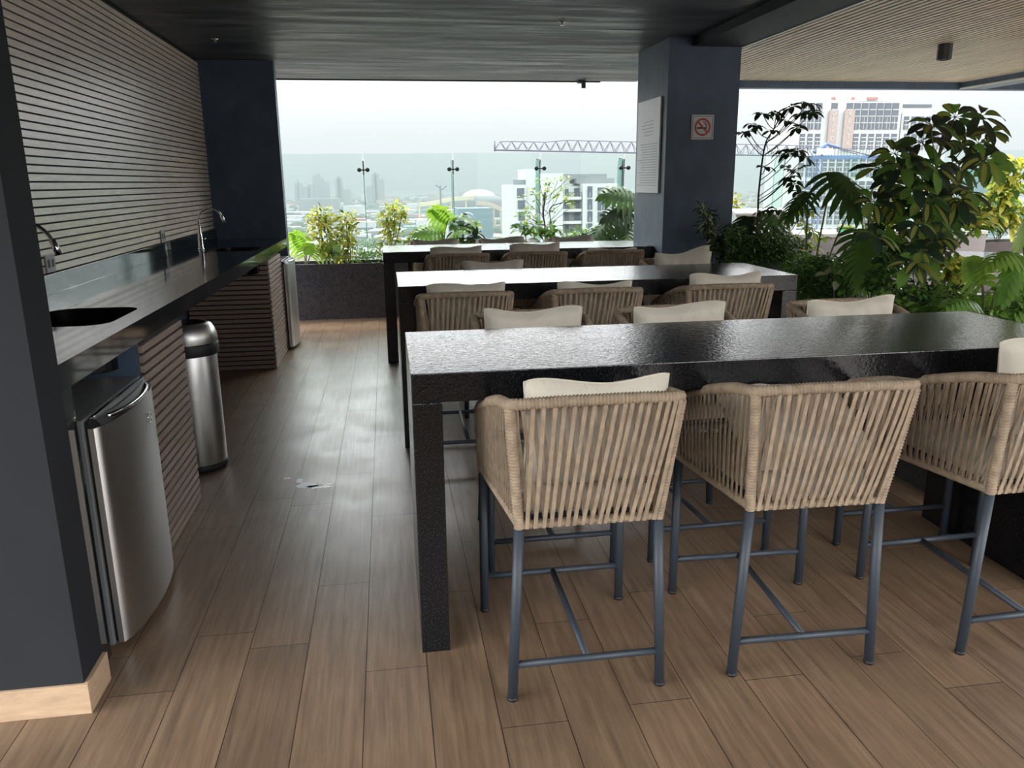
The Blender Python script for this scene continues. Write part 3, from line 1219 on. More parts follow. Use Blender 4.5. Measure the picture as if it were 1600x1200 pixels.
# bed that holds the inner planting
m_ = MB()
BZ = .46
bed = [(2.72, 3.35), (4.45, 3.35), (4.45, 8.70), (3.16, 8.70), (3.16, 6.93), (2.72, 6.93)]
m_.prism([(x, y) for x, y in bed], plant_marble, 'Z', 0, BZ - .05)
inn = [(2.76, 3.39), (4.41, 3.39), (4.41, 8.66), (3.20, 8.66), (3.20, 6.89), (2.76, 6.89)]
k = len(bed)
m_.add([(x, y, BZ) for x, y in bed] + [(x, y, BZ) for x, y in inn] + [(x, y, BZ - .05) for x, y in bed] + [(x, y, BZ - .05) for x, y in inn],
       [(i, (i + 1) % k, (i + 1) % k + k, i + k) for i in range(k)] + [(i, i + 2 * k, (i + 1) % k + 2 * k, (i + 1) % k) for i in range(k)] + [(i + k, (i + 1) % k + k, (i + 1) % k + 3 * k, i + 3 * k) for i in range(k)], plant_marble)
m_.add([(x, y, BZ - .045) for x, y in inn], [tuple(range(k))], soil)
tag(m_.build('planter'), 'dark planter bed full of greenery between the tables and the round table', 'planter')
SOIL = BZ - .05


def umbrella_plant(name, base, centres, Y0, dY, Ls, Ws, mats, inner, label, trunk_top, seed, droop=.55, nl=8, pin=.7, upn=(0, -.25, 1), trunk_r=.018):
    rr = random.Random(seed)
    t = plant(name, base, label)
    lv, st = Leafy(), MB()
    tt = [Vector(q) for q in trunk_top]
    base = Vector(base)
    prev = base
    trunk = [base] + tt
    st.tube(smooth_path(trunk, 5), [trunk_r * (1 - .55 * i / (5 * (len(trunk) - 1))) for i in range(5 * (len(trunk) - 1) + 1)], dstem if trunk_r < .012 else bark, 8)
    tr = smooth_path(trunk, 8)
    for c_ in centres:
        px, py = c_[:2]
        Y = Y0 + rr.uniform(-dY, dY)
        p = at(px, py, Y)
        # nearest trunk point somewhat lower
        q = min(tr, key=lambda v: abs(v.z - (p.z - .7 * math.hypot(v.x - p.x, v.y - p.y) - .03)))
        st.tube(curve_pts(q, p, -.02, n=4), .0035, gstem if trunk_r >= .012 else dstem, 5, cap=False)
        u = Vector(upn) + Vector((rr.uniform(-.45, .45), rr.uniform(-.45, .45), 0))
        lv.whorl(p, u, rr.randint(nl - 1, nl + 1), Ls * rr.uniform(.85, 1.15), Ws, mats, rr, droop, inner, pin, .62, gstem)
    fin(t, lv, st, 'trunk')
    return t


big = [(1455, 195), (1492, 183), (1532, 182), (1548, 208), (1508, 228), (1470, 222), (1425, 248), (1398, 240), (1372, 262), (1540, 248), (1500, 262), (1460, 262),
       (1392, 285), (1430, 295), (1480, 285), (1512, 300), (1548, 262), (1365, 315), (1400, 325), (1440, 328), (1472, 322), (1503, 332), (1385, 350), (1420, 358), (1452, 365), (1482, 360),
       (1368, 368), (1405, 385), (1440, 392), (1468, 388), (1425, 412), (1450, 405), (1495, 310), (1530, 225), (1440, 275), (1410, 262),
       (1395, 312), (1450, 312), (1465, 345), (1435, 348), (1425, 380), (1438, 410), (1465, 372), (1440, 222)]
umbrella_plant('umbrella_plant', (3.36, 4.65, SOIL), big, 4.55, .28, .130, .030, [lf_vdark, lf_dark, lf_vdark, lf_mid], lf_olive,
               'large umbrella plant with yellow-centred leaves, tallest plant right of the middle table',
               [(3.38, 4.62, .95), (3.33, 4.6, 1.35), (3.38, 4.6, 1.85)], 21, .42, 8, .42, upn=(-.1, -.75, 1), trunk_r=.02)
slim = [(1178, 196), (1192, 178), (1213, 178), (1230, 190), (1236, 168), (1252, 178), (1264, 162), (1268, 176), (1245, 200), (1170, 205), (1163, 208),
        (1206, 205), (1222, 236), (1246, 236), (1258, 246), (1250, 262), (1232, 240), (1232, 278), (1242, 287), (1248, 300), (1240, 268), (1196, 262), (1190, 330), (1212, 328)]
umbrella_plant('umbrella_plant', (2.95, 6.2, SOIL), slim, 6.2, .12, .088, .021, [lf_vdark], None,
               'slender dark umbrella tree silhouetted against the sky right of the column',
               [(2.98, 6.2, 1.2), (2.975, 6.2, 1.5), (3.0, 6.2, 1.85), (3.06, 6.2, 1.97), (3.10, 6.2, 2.05)], 5, .55, 7, 0, trunk_r=.010)
vs2 = [(1250, 325), (1262, 330), (1245, 345), (1258, 352), (1270, 362), (1240, 368), (1255, 378), (1272, 385), (1246, 392), (1262, 400), (1285, 372)]
umbrella_plant('umbrella_plant', (3.55, 6.6, SOIL), vs2, 6.6, .15, .085, .022, [lf_olive, lf_dark, lf_mid], lf_yellow,
               'small yellow-topped umbrella plant between the barbecue and the lobed leaf',
               [(3.50, 6.6, .9), (3.46, 6.6, 1.3)], 9, .5, 7, .6)


def lobed_leaf(lv, p, d, up, L_, W, m, rr, nl=8, droop=.35):
    """deeply lobed split leaf: fingers from a midrib, joined near it"""
    p, d, up = Vector(p), Vector(d).normalized(), Vector(up).normalized()
    sd = d.cross(up).normalized()
    up = sd.cross(d).normalized()
    C = lambda t: p + d * L_ * t + Vector((0, 0, -1)) * droop * L_ * t * t
    # central web
    n = 10
    vs, fs = [], []
    for i in range(n + 1):
        t = i / n
        w = W * .36 * sin(pi * min(1, .18 + t * .82)) ** .7
        c = C(t)
        vs += [c - sd * w - Vector((0, 0, w * .25)), c, c + sd * w - Vector((0, 0, w * .25))]
    for i in range(n):
        for j in range(2):
            fs.append((i * 3 + j, i * 3 + j + 1, (i + 1) * 3 + j + 1, (i + 1) * 3 + j))
    lv.add(vs, fs, m, True)
    for k in range(nl):
        t = .02 + .86 * k / (nl - 1)
        c = C(t)
        ln = W * (1.05 - .75 * abs(t - .33) ** 1.2) * rr.uniform(.9, 1.1)
        for s_ in (-1, 1):
            ang = radians(100 - 82 * t)
            dd = (sd * s_ * sin(ang) + d * cos(ang) * 1.0 - Vector((0, 0, .12)))
            lv.leaf(c, dd, ln, L_ * .074 * rr.uniform(.85, 1.1), m, .42, up, None, 5, .55, .1)
    lv.leaf(C(.85), d - Vector((0, 0, .5)), L_ * .4, L_ * .07, m, .3, up, None, 5, .5, .1)


def lobed_plant(name, base, leaves, label, mats, seed, stemm=None):
    """leaves: (px, py, Y, direction, up, length, width)"""
    rr = random.Random(seed)
    t = plant(name, base, label)
    lv, st = Leafy(), MB()
    for px, py, Y, d, up, L_, W in leaves:
        p = at(px, py, Y)
        lobed_leaf(lv, p, d, up, L_, W, rr.choice(mats), rr)
        b = Vector(base)
        mid = b.lerp(p, .55) + Vector((0, 0, .12))
        st.tube(smooth_path([b, mid, p], 5), .007, stemm or gstem, 6, cap=False)
    fin(t, lv, st, 'stalks')
    return t


lobed_plant('split_leaf_plant', (2.98, 5.35, SOIL), [
    (1303, 268, 5.35, (.05, -.5, -.25), (0, -.3, 1), .34, .27),
    (1345, 360, 5.2, (-.2, -.5, -.6), (.1, -.4, 1), .28, .20),
    (1335, 315, 5.5, (.5, -.2, -.7), (.6, -.3, 1), .26, .18),
    (1262, 300, 5.4, (-.7, -.3, -.4), (-.3, -.3, 1), .22, .15),
], 'split-leaf philodendron with one big drooping leaf against the white tower', [lf_dark, lf_mid], 3)
lobed_plant('split_leaf_plant', (2.98, 6.5, SOIL), [
    (1200, 332, 6.5, (.3, -.5, -.5), (0, -.4, 1), .30, .22),
    (1170, 338, 6.6, (-.4, -.4, -.5), (-.2, -.3, 1), .30, .22),
    (1150, 350, 6.7, (-.2, -.6, -.3), (0, -.3, 1), .26, .18),
    (1215, 352, 6.4, (.6, -.3, -.6), (.3, -.3, 1), .24, .18),
    (1185, 365, 6.3, (0, -.6, -.5), (0, -.5, 1), .28, .20),
], 'dark split-leaf plant at the foot of the slender tree, before the barbecue', [lf_dark, lf_vdark], 4)
lobed_plant('split_leaf_plant', (3.55, 3.9, SOIL), [
    (1590, 395, 4.0, (-.7, -.3, .1), (0, -.4, 1), .26, .12),
    (1592, 400, 3.95, (-.5, -.4, -.5), (-.2, -.4, 1), .24, .09),
    (1600, 385, 4.0, (-.2, -.2, .7), (0, -.8, .4), .24, .12),
    (1620, 400, 4.0, (.6, -.2, -.2), (0, -.4, 1), .24, .12),
    (1610, 470, 3.9, (-.6, -.4, .1), (0, -.3, 1), .26, .15),
], 'bright lobed plant at the far right edge of the bed', [lf_bright, lf_mid], 6)
lobed_plant('split_leaf_plant', (3.35, 4.0, SOIL), [
    (1535, 445, 4.1, (-.5, -.2, .8), (-.3, -.8, .4), .30, .12),
    (1555, 455, 4.0, (.5, -.3, .3), (0, -.5, 1), .30, .16),
    (1520, 470, 4.0, (-.7, -.3, .2), (0, -.4, 1), .26, .12),
    (1575, 478, 3.9, (.3, -.6, .1), (0, -.3, 1), .28, .14),
], 'green lobed plant low in the right of the bed, beside the near table', [lf_mid, lf_bright], 7)
lobed_plant('split_leaf_plant', (3.30, 5.0, SOIL), [
    (1375, 352, 5.0, (-.5, -.4, -.2), (0, -.4, 1), .24, .14),
    (1360, 375, 4.95, (-.6, -.4, -.5), (0, -.4, 1), .26, .15),
    (1390, 360, 5.0, (-.2, -.6, -.3), (0, -.4, 1), .24, .14),
    (1350, 385, 4.9, (-.3, -.5, -.7), (0, -.5, 1), .22, .14),
], 'green lobed plant left of the large umbrella plant', [lf_mid, lf_dark], 8)

# back planter plants
lobed_plant('split_leaf_plant', (-1.0, 10.0, .60), [
    (473, 386, 10.0, (-.3, -.15, .8), (0, -1, .3), .26, .20),
    (500, 392, 10.0, (.7, -.2, .4), (0, -1, .5), .26, .18),
    (482, 398, 9.95, (.1, -.3, .6), (0, -1, .4), .22, .18),
], 'bright split-leaf plant at the left end of the back planter', [lf_bright], 12)
lobed_plant('split_leaf_plant', (2.85, 10.0, .60), [
    (992, 308, 10.0, (-.8, -.2, .35), (-.1, -.8, .7), .50, .27),
    (985, 328, 9.95, (-.7, -.3, .1), (-.2, -.8, .7), .42, .24),
    (950, 345, 9.95, (-.6, -.4, -.3), (-.2, -.5, 1), .40, .26),
    (980, 352, 9.9, (-.1, -.6, -.4), (0, -.5, 1), .40, .26),
    (960, 372, 9.9, (-.4, -.5, -.2), (0, -.5, 1), .36, .24),
], 'dark split-leaf plant in the back planter beside the column', [lf_vdark, lf_dark], 13)
lobed_plant('split_leaf_plant', (.66, 10.0, .60), [
    (700, 345, 10.0, (-.4, -.3, .5), (-.2, -.8, .5), .36, .20),
    (690, 360, 10.0, (-.6, -.3, .2), (-.1, -.7, .6), .36, .20),
    (705, 365, 9.95, (.3, -.5, .3), (0, -.6, 1), .32, .18),
], 'light green fan-leaved plant left of the small umbrella plant in the back planter', [lf_bright, lf_mid], 14)
umbrella_plant('umbrella_plant', (.93, 10.02, .60), [(718, 338), (728, 342), (712, 352), (725, 356), (738, 352), (716, 368), (732, 370), (742, 364), (722, 380), (738, 380)], 10.02, .08, .15, .04,
               [lf_mid, lf_vdark, lf_dark, lf_bright], None, 'small glossy umbrella plant in the middle of the back planter', [(.93, 10.02, .9), (.94, 10.02, 1.15)], 15, .5, 8, 0, trunk_r=.009)


def shrub(name, base, blobs, n, ls, lw, mats, label, seed, Y, inner=None, stems=6, stemm=None, droop=.3, wide=.5):
    """blobs: (px, py, rx_px, ry_px) outlines filled with leaves around depth Y"""
    rr = random.Random(seed)
    t = plant(name, base, label)
    lv, st = Leafy(), MB()
    tot = sum(b[2] * b[3] for b in blobs)
    k_ = Y / F_PX
    for bx_, by_, rx, ry in blobs:
        c = at(bx_, by_, Y)
        cnt = max(3, int(n * rx * ry / tot))
        for i in range(cnt):
            while True:
                q = Vector((rr.uniform(-1, 1), rr.uniform(-1, 1), rr.uniform(-1, 1)))
                if q.length <= 1:
                    break
            p = c + Vector((q.x * rx * k_, q.y * min(rx, ry) * k_ * .8, q.z * ry * k_))
            d = Vector((q.x + rr.uniform(-.7, .7), q.y + rr.uniform(-.7, .7), rr.uniform(-.5, .9)))
            u = Vector((rr.uniform(-.5, .5), rr.uniform(-1, .3), 1))
            lv.leaf(p, d, ls * rr.uniform(.7, 1.3), lw * rr.uniform(.8, 1.2), rr.choice(mats), droop, u, inner if inner and rr.random() < .6 else None, 3 if ls < .05 else 4, wide)
        st.tube(smooth_path([Vector(base) + Vector((rr.uniform(-.03, .03), 0, 0)), Vector(base).lerp(c, .5) + Vector((rr.uniform(-.04, .04), 0, .03)), c], 4), .004 if ls < .06 else .006, stemm or dstem, 5, cap=False)
        for i in range(stems):
            a = rr.uniform(0, 6.28)
            e_ = c + Vector((cos(a) * rx * k_ * .8, rr.uniform(-.5, .5) * rx * k_ * .6, sin(a) * ry * k_ * .8))
            st.tube([c, e_], .002, stemm or dstem, 4, cap=False)
    fin(t, lv, st, 'stems')
    return t


gY = 10.0
shrub('variegated_shrub', (-.72, gY, .60), [(500, 335, 16, 12), (496, 352, 16, 14), (503, 372, 18, 14), (512, 392, 18, 14), (510, 350, 13, 15)], 400, .085, .016, [lf_yellow, lf_olive, lf_dark], 'tall yellow-leaved shrub, leftmost in the back planter', 31, gY, lf_yellow)
shrub('variegated_shrub', (-.45, gY, .60), [(541, 342, 13, 12), (545, 358, 16, 14), (536, 378, 18, 15), (530, 398, 20, 12)], 400, .085, .016, [lf_yellow, lf_olive, lf_dark], 'yellow-leaved shrub, second from the left in the back planter', 32, gY, lf_yellow)
shrub('variegated_shrub', (.0, gY, .60), [(617, 328, 15, 13), (606, 345, 13, 14), (610, 362, 12, 14), (606, 380, 14, 12), (628, 336, 9, 10)], 360, .085, .016, [lf_yellow, lf_olive, lf_mid], 'yellow-green upright shrub left of the far table in the back planter', 33, gY, lf_yellow)
shrub('leafy_bush', (-.25, 9.95, .60), [(570, 392, 22, 16), (590, 395, 16, 16), (558, 402, 20, 10)], 420, .05, .008, [lf_bright, lf_mid], 'feathery bright green bush left of the far table in the back planter', 34, 9.95)
shrub('leafy_bush', (.22, 10.0, .60), [(640, 372, 14, 10), (648, 378, 12, 8)], 70, .08, .014, [lf_bright, lf_olive], 'low light green plant behind the left end of the far table', 35, 10.0)
shrub('leafy_bush', (2.90, 10.05, .60), [(968, 358, 22, 26), (985, 340, 12, 30), (945, 366, 16, 14)], 420, .075, .018, [lf_vdark, lf_dark, lf_mid], 'dense dark bush at the foot of the column in the back planter', 36, 10.05)
shrub('leafy_bush', (2.25, 10.0, .60), [(905, 368, 18, 10), (925, 366, 16, 10), (890, 370, 12, 8)], 120, .10, .014, [lf_bright, lf_mid], 'row of strappy light green plants behind the far table', 37, 10.0)
shrub('leafy_bush', (1.75, 10.0, .60), [(835, 360, 14, 12), (860, 362, 14, 14), (818, 358, 10, 8)], 150, .12, .02, [lf_dark, lf_mid, lf_bright], 'drooping strap-leaved plant at the foot of the young tree', 38, 10.0)

# young tree in front of the white apartments
rr = random.Random(41)
t = plant('young_tree', (1.97, 10.05, .60), 'thin young tree with sparse yellow-green leaves before the white apartments', 'tree')
lv, st = Leafy(), MB()
tb = Vector((1.97, 10.05, .60))
forks = [((851, 338), (850, 300)), ((858, 336), (870, 305)), ((845, 352), (830, 315))]
st.tube(smooth_path([tb, at(852, 360, 10.05), at(849, 335, 10.05), at(852, 300, 10.05)], 5), .010, bark, 7)
st.tube(smooth_path([tb + Vector((.05, 0, 0)), at(860, 350, 10.05), at(860, 325, 10.05), at(880, 316, 10.05)], 5), .006, dstem, 6)
for (px, py) in [(843, 282), (832, 298), (860, 284), (872, 282), (886, 280), (850, 300), (862, 300), (875, 302), (888, 308), (838, 312), (815, 308), (848, 310), (865, 312), (884, 318), (893, 322), (822, 336), (832, 342), (812, 338), (868, 330), (856, 292), (836, 305), (880, 292), (818, 346), (826, 330)]:
    p = at(px, py, 10.05 + rr.uniform(-.1, .1))
    q = at(850 + rr.uniform(-3, 8), min(352, py + 30), 10.05)
    st.tube(curve_pts(q, p, -.02, n=3), .003, dstem, 4, cap=False)
    for k in range(9):
        d = Vector((rr.uniform(-1, 1), rr.uniform(-1, 1), rr.uniform(-.3, 1)))
        lv.leaf(p + d * .02, d, rr.uniform(.05, .08), .013, rr.choice([lf_bright, lf_yellow, lf_mid]), .2, (0, -.5, 1), None, 3)
fin(t, lv, st, 'trunk')

# inner bed fillers
shrub('fine_leaved_bush', (3.0, 6.3, SOIL), [(1165, 392, 34, 26), (1200, 385, 36, 30), (1150, 368, 18, 18), (1235, 398, 34, 30), (1180, 410, 40, 20), (1215, 415, 36, 24)], 4600, .034, .0078, [lf_vdark, lf_dark, lf_mid, lf_dark], 'dense fine-leaved dark bush directly behind the right end of the middle table', 51, 6.2, stems=10)
shrub('fine_leaved_bush', (3.05, 5.3, SOIL), [(1275, 440, 42, 34), (1310, 450, 36, 32), (1255, 462, 30, 30), (1290, 475, 44, 22), (1330, 470, 30, 26), (1250, 420, 30, 30), (1290, 415, 34, 20)], 5600, .034, .0078, [lf_dark, lf_mid, lf_mid, lf_dark], 'dense fine-leaved green bush right of the middle table end', 52, 5.2, stems=10)
shrub('dracaena', (2.80, 6.60, SOIL), [(1098, 330, 10, 12), (1106, 345, 14, 16), (1112, 365, 12, 16), (1118, 385, 12, 16), (1103, 352, 8, 14)], 260, .075, .008, [lf_vdark, lf_vdark, lf_pale], 'narrow-leaved dark plant against the front of the column', 53, 6.62)
shrub('leafy_bush', (2.95, 5.9, SOIL), [(1130, 385, 20, 20), (1145, 400, 22, 18)], 420, .05, .013, [lf_vdark, lf_dark], 'small dark bush between the column and the fine-leaved bush', 54, 6.5)
shrub('ivy', (3.05, 4.9, SOIL), [(1318, 420, 22, 12), (1335, 440, 26, 18), (1300, 432, 18, 14)], 170, .065, .024, [lf_pale, lf_mid, lf_dark], 'pale variegated trailing plant in the middle of the bed', 55, 5.0, wide=.4)
shrub('croton', (3.50, 4.6, SOIL), [(1485, 412, 26, 14), (1500, 425, 22, 14), (1475, 432, 22, 12)], 260, .05, .020, [lf_yellow, lf_bright, lf_olive], 'bright yellow-green small shrub below the branch, right of the big umbrella plant', 56, 4.75, wide=.45)
shrub('leafy_bush', (3.35, 4.2, SOIL), [(1440, 455, 34, 22), (1480, 465, 32, 24), (1400, 462, 26, 24), (1520, 485, 30, 16)], 900, .042, .012, [lf_mid, lf_dark, lf_bright, lf_vdark], 'mixed small-leaved greenery low behind the near table', 57, 4.3)
shrub('leafy_bush', (3.22, 4.45, SOIL), [(1370, 440, 20, 22), (1385, 415, 16, 20)], 300, .055, .018, [lf_dark, lf_mid, lf_dark], 'leafy clump between the pale trailing plant and the ferns', 58, 4.6)
shrub('leafy_bush', (3.1, 3.75, SOIL), [(1560, 500, 40, 16), (1600, 492, 26, 20)], 500, .045, .012, [lf_mid, lf_bright, lf_dark], 'small-leaved greenery at the far right behind the near table', 59, 3.8)
# yellow shrub behind at right, with pale branch
shrub('variegated_shrub', (8.35, 9.98, .68), [(1585, 262, 26, 18), (1580, 290, 30, 22), (1560, 330, 30, 22), (1590, 335, 30, 26), (1530, 345, 24, 18), (1565, 305, 20, 18)], 560, .19, .042, [lf_yellow, lf_olive, lf_mid, lf_dark], 'large yellow-leaved shrub at the right edge, growing in the dark planter by the glass', 60, 9.98, lf_yellow)
t = plant('frangipani', (3.85, 5.2, SOIL), 'plant with a slanting pale branch and yellow-green leaves, right of the big umbrella plant')
lv, st = Leafy(), MB()
rr = random.Random(61)
pth = smooth_path([(3.85, 5.2, SOIL), at(1462, 430, 5.2), at(1495, 385, 5.2), at(1535, 345, 5.2)], 6)
st.tube(pth, [.02 - .0007 * i for i in range(len(pth))], bark, 8)
for px, py in [(1535, 345), (1510, 362), (1525, 355), (1545, 350), (1500, 350), (1520, 340), (1550, 338), (1490, 372)]:
    lv.whorl(at(px, py, 5.2 + rr.uniform(-.1, .1)), (rr.uniform(-.4, .4), -.4, 1), 6, .09, .022, [lf_bright, lf_yellow, lf_mid], rr, .35)
fin(t, lv, st, 'branch')


def fern(base, n, length, label, seed, m=(lf_mid, lf_dark), name='fern', toward=None, elev=(.5, 1.4)):
    rr = random.Random(seed)
    t = plant(name, base, label, 'fern', 'ferns in the planter bed')
    lv, st = Leafy(), MB()
    b = Vector(base)
    for k in range(n):
        a = rr.uniform(0, 2 * pi)
        el = rr.uniform(*elev)
        d = Vector((cos(a), sin(a), 0))
        if toward:
            d = (d + Vector(toward)).normalized()
        L_ = length * rr.uniform(.7, 1.15)
        pts = []
        for i in range(13):
            t_ = i / 12
            pts.append(b + d * (L_ * t_ * cos(el)) + Vector((0, 0, 1)) * (L_ * (sin(el) * t_ - .55 * t_ * t_)))
        st.tube(pts, .0018, gstem, 4, cap=False)
        mm_ = rr.choice(m)
        fine = resample(pts, .014)
        nf = len(fine)
        for i in range(2, nf - 1):
            t_ = i / nf
            tg = (fine[i + 1] - fine[i - 1]).normalized()
            sd = tg.cross(Vector((0, 0, 1)))
            sd = sd.normalized() if sd.length > .01 else Vector((1, 0, 0))
            l_ = .052 * sin(pi * min(1, .12 + t_ * .88)) ** .6
            for s_ in (-1, 1):
                e1 = fine[i] + sd * s_ * l_ + tg * l_ * .3 - Vector((0, 0, l_ * .25))
                w_ = tg * .0052
                lv.add([fine[i] - w_, fine[i] + w_, (fine[i] + e1) / 2 + w_ * 1.1, e1, (fine[i] + e1) / 2 - w_ * 1.1], [(0, 1, 2, 3, 4)], mm_)
    fin(t, lv, st, 'stalks')


fern((3.22, 4.35, SOIL + .20), 34, .78, 'arching sword fern below the big umbrella plant', 71, (lf_dark, lf_mid), elev=(1.0, 1.5))
fern((3.35, 4.0, SOIL + .05), 26, .72, 'bright sword fern behind the right end of the near table', 72, (lf_mid, lf_bright), elev=(.7, 1.4))
fern((3.75, 3.95, SOIL + .05), 24, .68, 'light green fern near the right edge, in front of the sofa', 73, (lf_mid, lf_bright), elev=(.6, 1.3))
fern((2.95, 5.75, SOIL + .15), 26, .7, 'dark fern behind the corner of the middle table', 74, (lf_vdark, lf_dark), elev=(.7, 1.4))
fern((3.42, 4.15, SOIL + .15), 30, .80, 'tall upright sword fern just right of the big umbrella plant stem', 76, (lf_mid, lf_dark, lf_bright), elev=(1.1, 1.5))
fern((3.05, 4.75, SOIL + .10), 30, .72, 'dark green fern behind the rightmost cushion of the near table', 75, (lf_vdark, lf_dark, lf_mid), elev=(.7, 1.4))

# plants by the right-hand glass
shrub('leafy_bush', (8.0, 9.98, .68), [(1500, 356, 26, 12), (1530, 352, 26, 12), (1480, 350, 14, 14), (1560, 352, 26, 14)], 420, .07, .016, [lf_dark, lf_mid, lf_vdark], 'low bush in the dark planter behind the round table', 81, 9.98)
shrub('variegated_shrub', (4.70, 10.0, .60), [(1151, 318, 6, 16), (1150, 338, 6, 10)], 60, .09, .02, [lf_yellow, lf_olive], 'yellow-green sprig at the glass just right of the column', 82, 10.0)
shrub('variegated_shrub', (6.4, 9.98, .60), [(1388, 305, 12, 14), (1392, 325, 16, 16), (1375, 345, 16, 14), (1398, 345, 16, 16)], 150, .13, .028, [lf_yellow, lf_bright, lf_olive], 'yellow-green shrub beside the arched tap', 83, 9.98)
t = empty('potted_plant', (5.56, 9.15, .96), 0, 'small grassy plant in a glass pot on the island top', 'potted plant')
MB().lathe([(0, 0), (.11, 0), (.12, .06), (.115, .06), (.105, .01)], fin_edge, n=24).build('pot', t)
lv = Leafy()
rr = random.Random(84)
for k in range(90):
    a = rr.uniform(0, 6.28)
    lv.leaf((.03 * cos(a), .03 * sin(a), .03), (cos(a), sin(a), rr.uniform(.2, 1.2)), rr.uniform(.08, .15), .008, rr.choice([lf_olive, lf_bright, lf_yellow]), .3, (0, -.3, 1), None, 3)
lv.build('foliage', t)

# ball in the planter
t = empty('ball', (1.80, 9.93, .70), 0, 'small black and white ball among the plants of the back planter', 'ball')
m_ = MB().sphere((0, 0, .11), .11, sign_w, 20, 14)
m_.build('cover', t)
m_ = MB()
for d in [(0, -1, .3), (.6, -.7, .5), (-.55, -.75, .35), (.1, -.35, 1), (.45, -.9, -.2), (-.35, -.9, -.3)]:
    d = Vector(d).normalized()
    a = d.orthogonal().normalized()
    b = d.cross(a)
    m_.add([Vector((0, 0, .11)) + (d * 1 + (a * cos(q) + b * sin(q)) * .24).normalized() * .1115 for q in [2 * pi * i / 5 for i in range(5)]], [(0, 1, 2, 3, 4)], sign_k)
m_.build('dark_patch', t)

# ------------------------------------------------------------------ terrace furniture on the right
t = empty('kitchen_island', (6.02, 9.3, 0), 0, 'grey stone-clad outdoor island with pale top along the glass', 'island')
m_ = MB().bbox(-1.28, 1.28, -.38, .38, 0, .70, island, .004)
m_.bbox(-1.28, 1.28, -.375, .375, .705, .915, island, .004)
m_.build('body', t)
MB().bbox(-1.285, 1.28, -.40, .40, .917, .96, trim_m, .004).build('countertop', t)

t = empty('barbecue', (4.64, 9.20, 0), 0, 'stainless built-in barbecue with rounded hood right of the column', 'barbecue')
m_ = MB()
m_.bbox(-.60, .08, -.30, .30, 0, .70, island, .004)
m_.build('cabinet', t)
m_ = MB().bbox(-.60, .08, -.33, .28, .702, .945, steel, .006)
m_.build('firebox', t)
prof = [(-.33, .95)] + [(-.02 - .31 * cos(a), .99 + .27 * sin(a)) for a in [radians(q) for q in range(0, 181, 12)]] + [(.28, .95)]
n = len(prof)
m_ = MB()
vs_ = [(-.60, a, b) for a, b in prof] + [(.08, a, b) for a, b in prof]
m_.add(vs_, [(k, k + n, k + n + 1, k + 1) for k in range(n - 1)], steel, True)
m_.add(vs_, [tuple(range(n)), tuple(reversed(range(n, 2 * n)))], steel)
h = m_.build('hood', t)
MB().tube([(-.52, -.40, 1.05), (0.0, -.40, 1.05)], .012, chrome, 10).build('handle', h)
m_ = MB().bbox(-.50, -.02, -.348, -.331, .74, .90, steel, .004)
m_.build('drawer_front', t)
# arched tap
t = empty('tap', (5.78, 9.05, .96), 0, 'black arched spring tap on the outdoor island', 'tap')
MB().lathe([(0, 0), (.028, 0), (.028, .02), (.016, .03), (.016, .14), (0, .14)], black_p, n=20).build('body', t)
pts = [(0, 0, .12), (0, 0, .46)] + [(.12 - .12 * cos(a), 0, .46 + .13 * sin(a)) for a in [pi * k / 14 for k in range(1, 15)]] + [(.24, 0, .34)]
MB().tube(pts, .013, lamp_m, 10).build('spout', t)

t = empty('round_table', (5.95, 7.55, 0), 0, 'big round pale glossy table behind the planting on the right', 'table')
m_ = MB().lathe([(0, .712), (1.28, .712), (1.30, .72), (1.30, .742), (1.285, .75), (0, .75)], tglass, n=72, smooth=False)
m_.build('tabletop', t)
MB().lathe([(0, 0), (.45, 0), (.45, .03), (.14, .06), (.12, .70), (.3, .711), (0, .711)], lamp_m, n=40).build('pedestal', t)
t = empty('curved_sofa', (5.95, 7.55, 0), 0, 'curved brown leather sofa around the near side of the round table', 'sofa')


def arc_seg(mb, r0, r1, z0, z1, a0, a1, m, n=40):
    vs, fs = [], []
    for i in range(n + 1):
        a = radians(a0 + (a1 - a0) * i / n)
        for r_, z_ in ((r0, z0), (r1, z0), (r1, z1 - .03), (r1 - .03, z1), (r0 + .03, z1), (r0, z1 - .03)):
            vs.append((r_ * cos(a), r_ * sin(a), z_))
    k = 6
    for i in range(n):
        for j in range(k):
            fs.append((i * k + j, i * k + (j + 1) % k, (i + 1) * k + (j + 1) % k, (i + 1) * k + j))
    fs += [tuple(range(k)), tuple(reversed(range(n * k, n * k + k)))]
    mb.add(vs, fs, m, False)
    return mb


arc_seg(MB(), 1.52, 2.05, .0, .42, 215, 330, sofa_m).build('base', t)
arc_seg(MB(), 1.90, 2.12, .425, .66, 215, 330, sofa_m).build('backrest', t)
arc_seg(MB(), 1.50, 1.89, .425, .50, 215, 330, sofa_m).build('seat_cushion', t)

# ------------------------------------------------------------------ the city beyond the glass
GZ = -50.0
city_w = Mat('white_render', lin(146, 148, 147), .8)
city_g = Mat('grey_concrete', lin(92, 96, 98), .8)
city_d = Mat('dark_glazing', lin(44, 52, 62), .4)
city_r = Mat('red_roof', lin(126, 78, 70), .8)
city_t = Mat('teal_metal_roof', lin(60, 88, 96), .6)
city_b = Mat('tan_roof', lin(132, 120, 106), .8)
city_y = Mat('pale_yellow_roof', lin(160, 152, 118), .7)
city_bl = Mat('blue_painted_steel', lin(52, 76, 112), .5)
crane_m = Mat('grey_painted_steel', lin(66, 68, 80), .6)
banner_m = Mat('tan_banner', lin(126, 112, 104), .8)
tree_m = Mat('distant_tree_green', lin(44, 60, 42), .9)
ground_m = Mat('city_ground', lin(92, 92, 86), .9)
ground_m.vary(ground_m.noise(.02, 8), .7, 1.3)
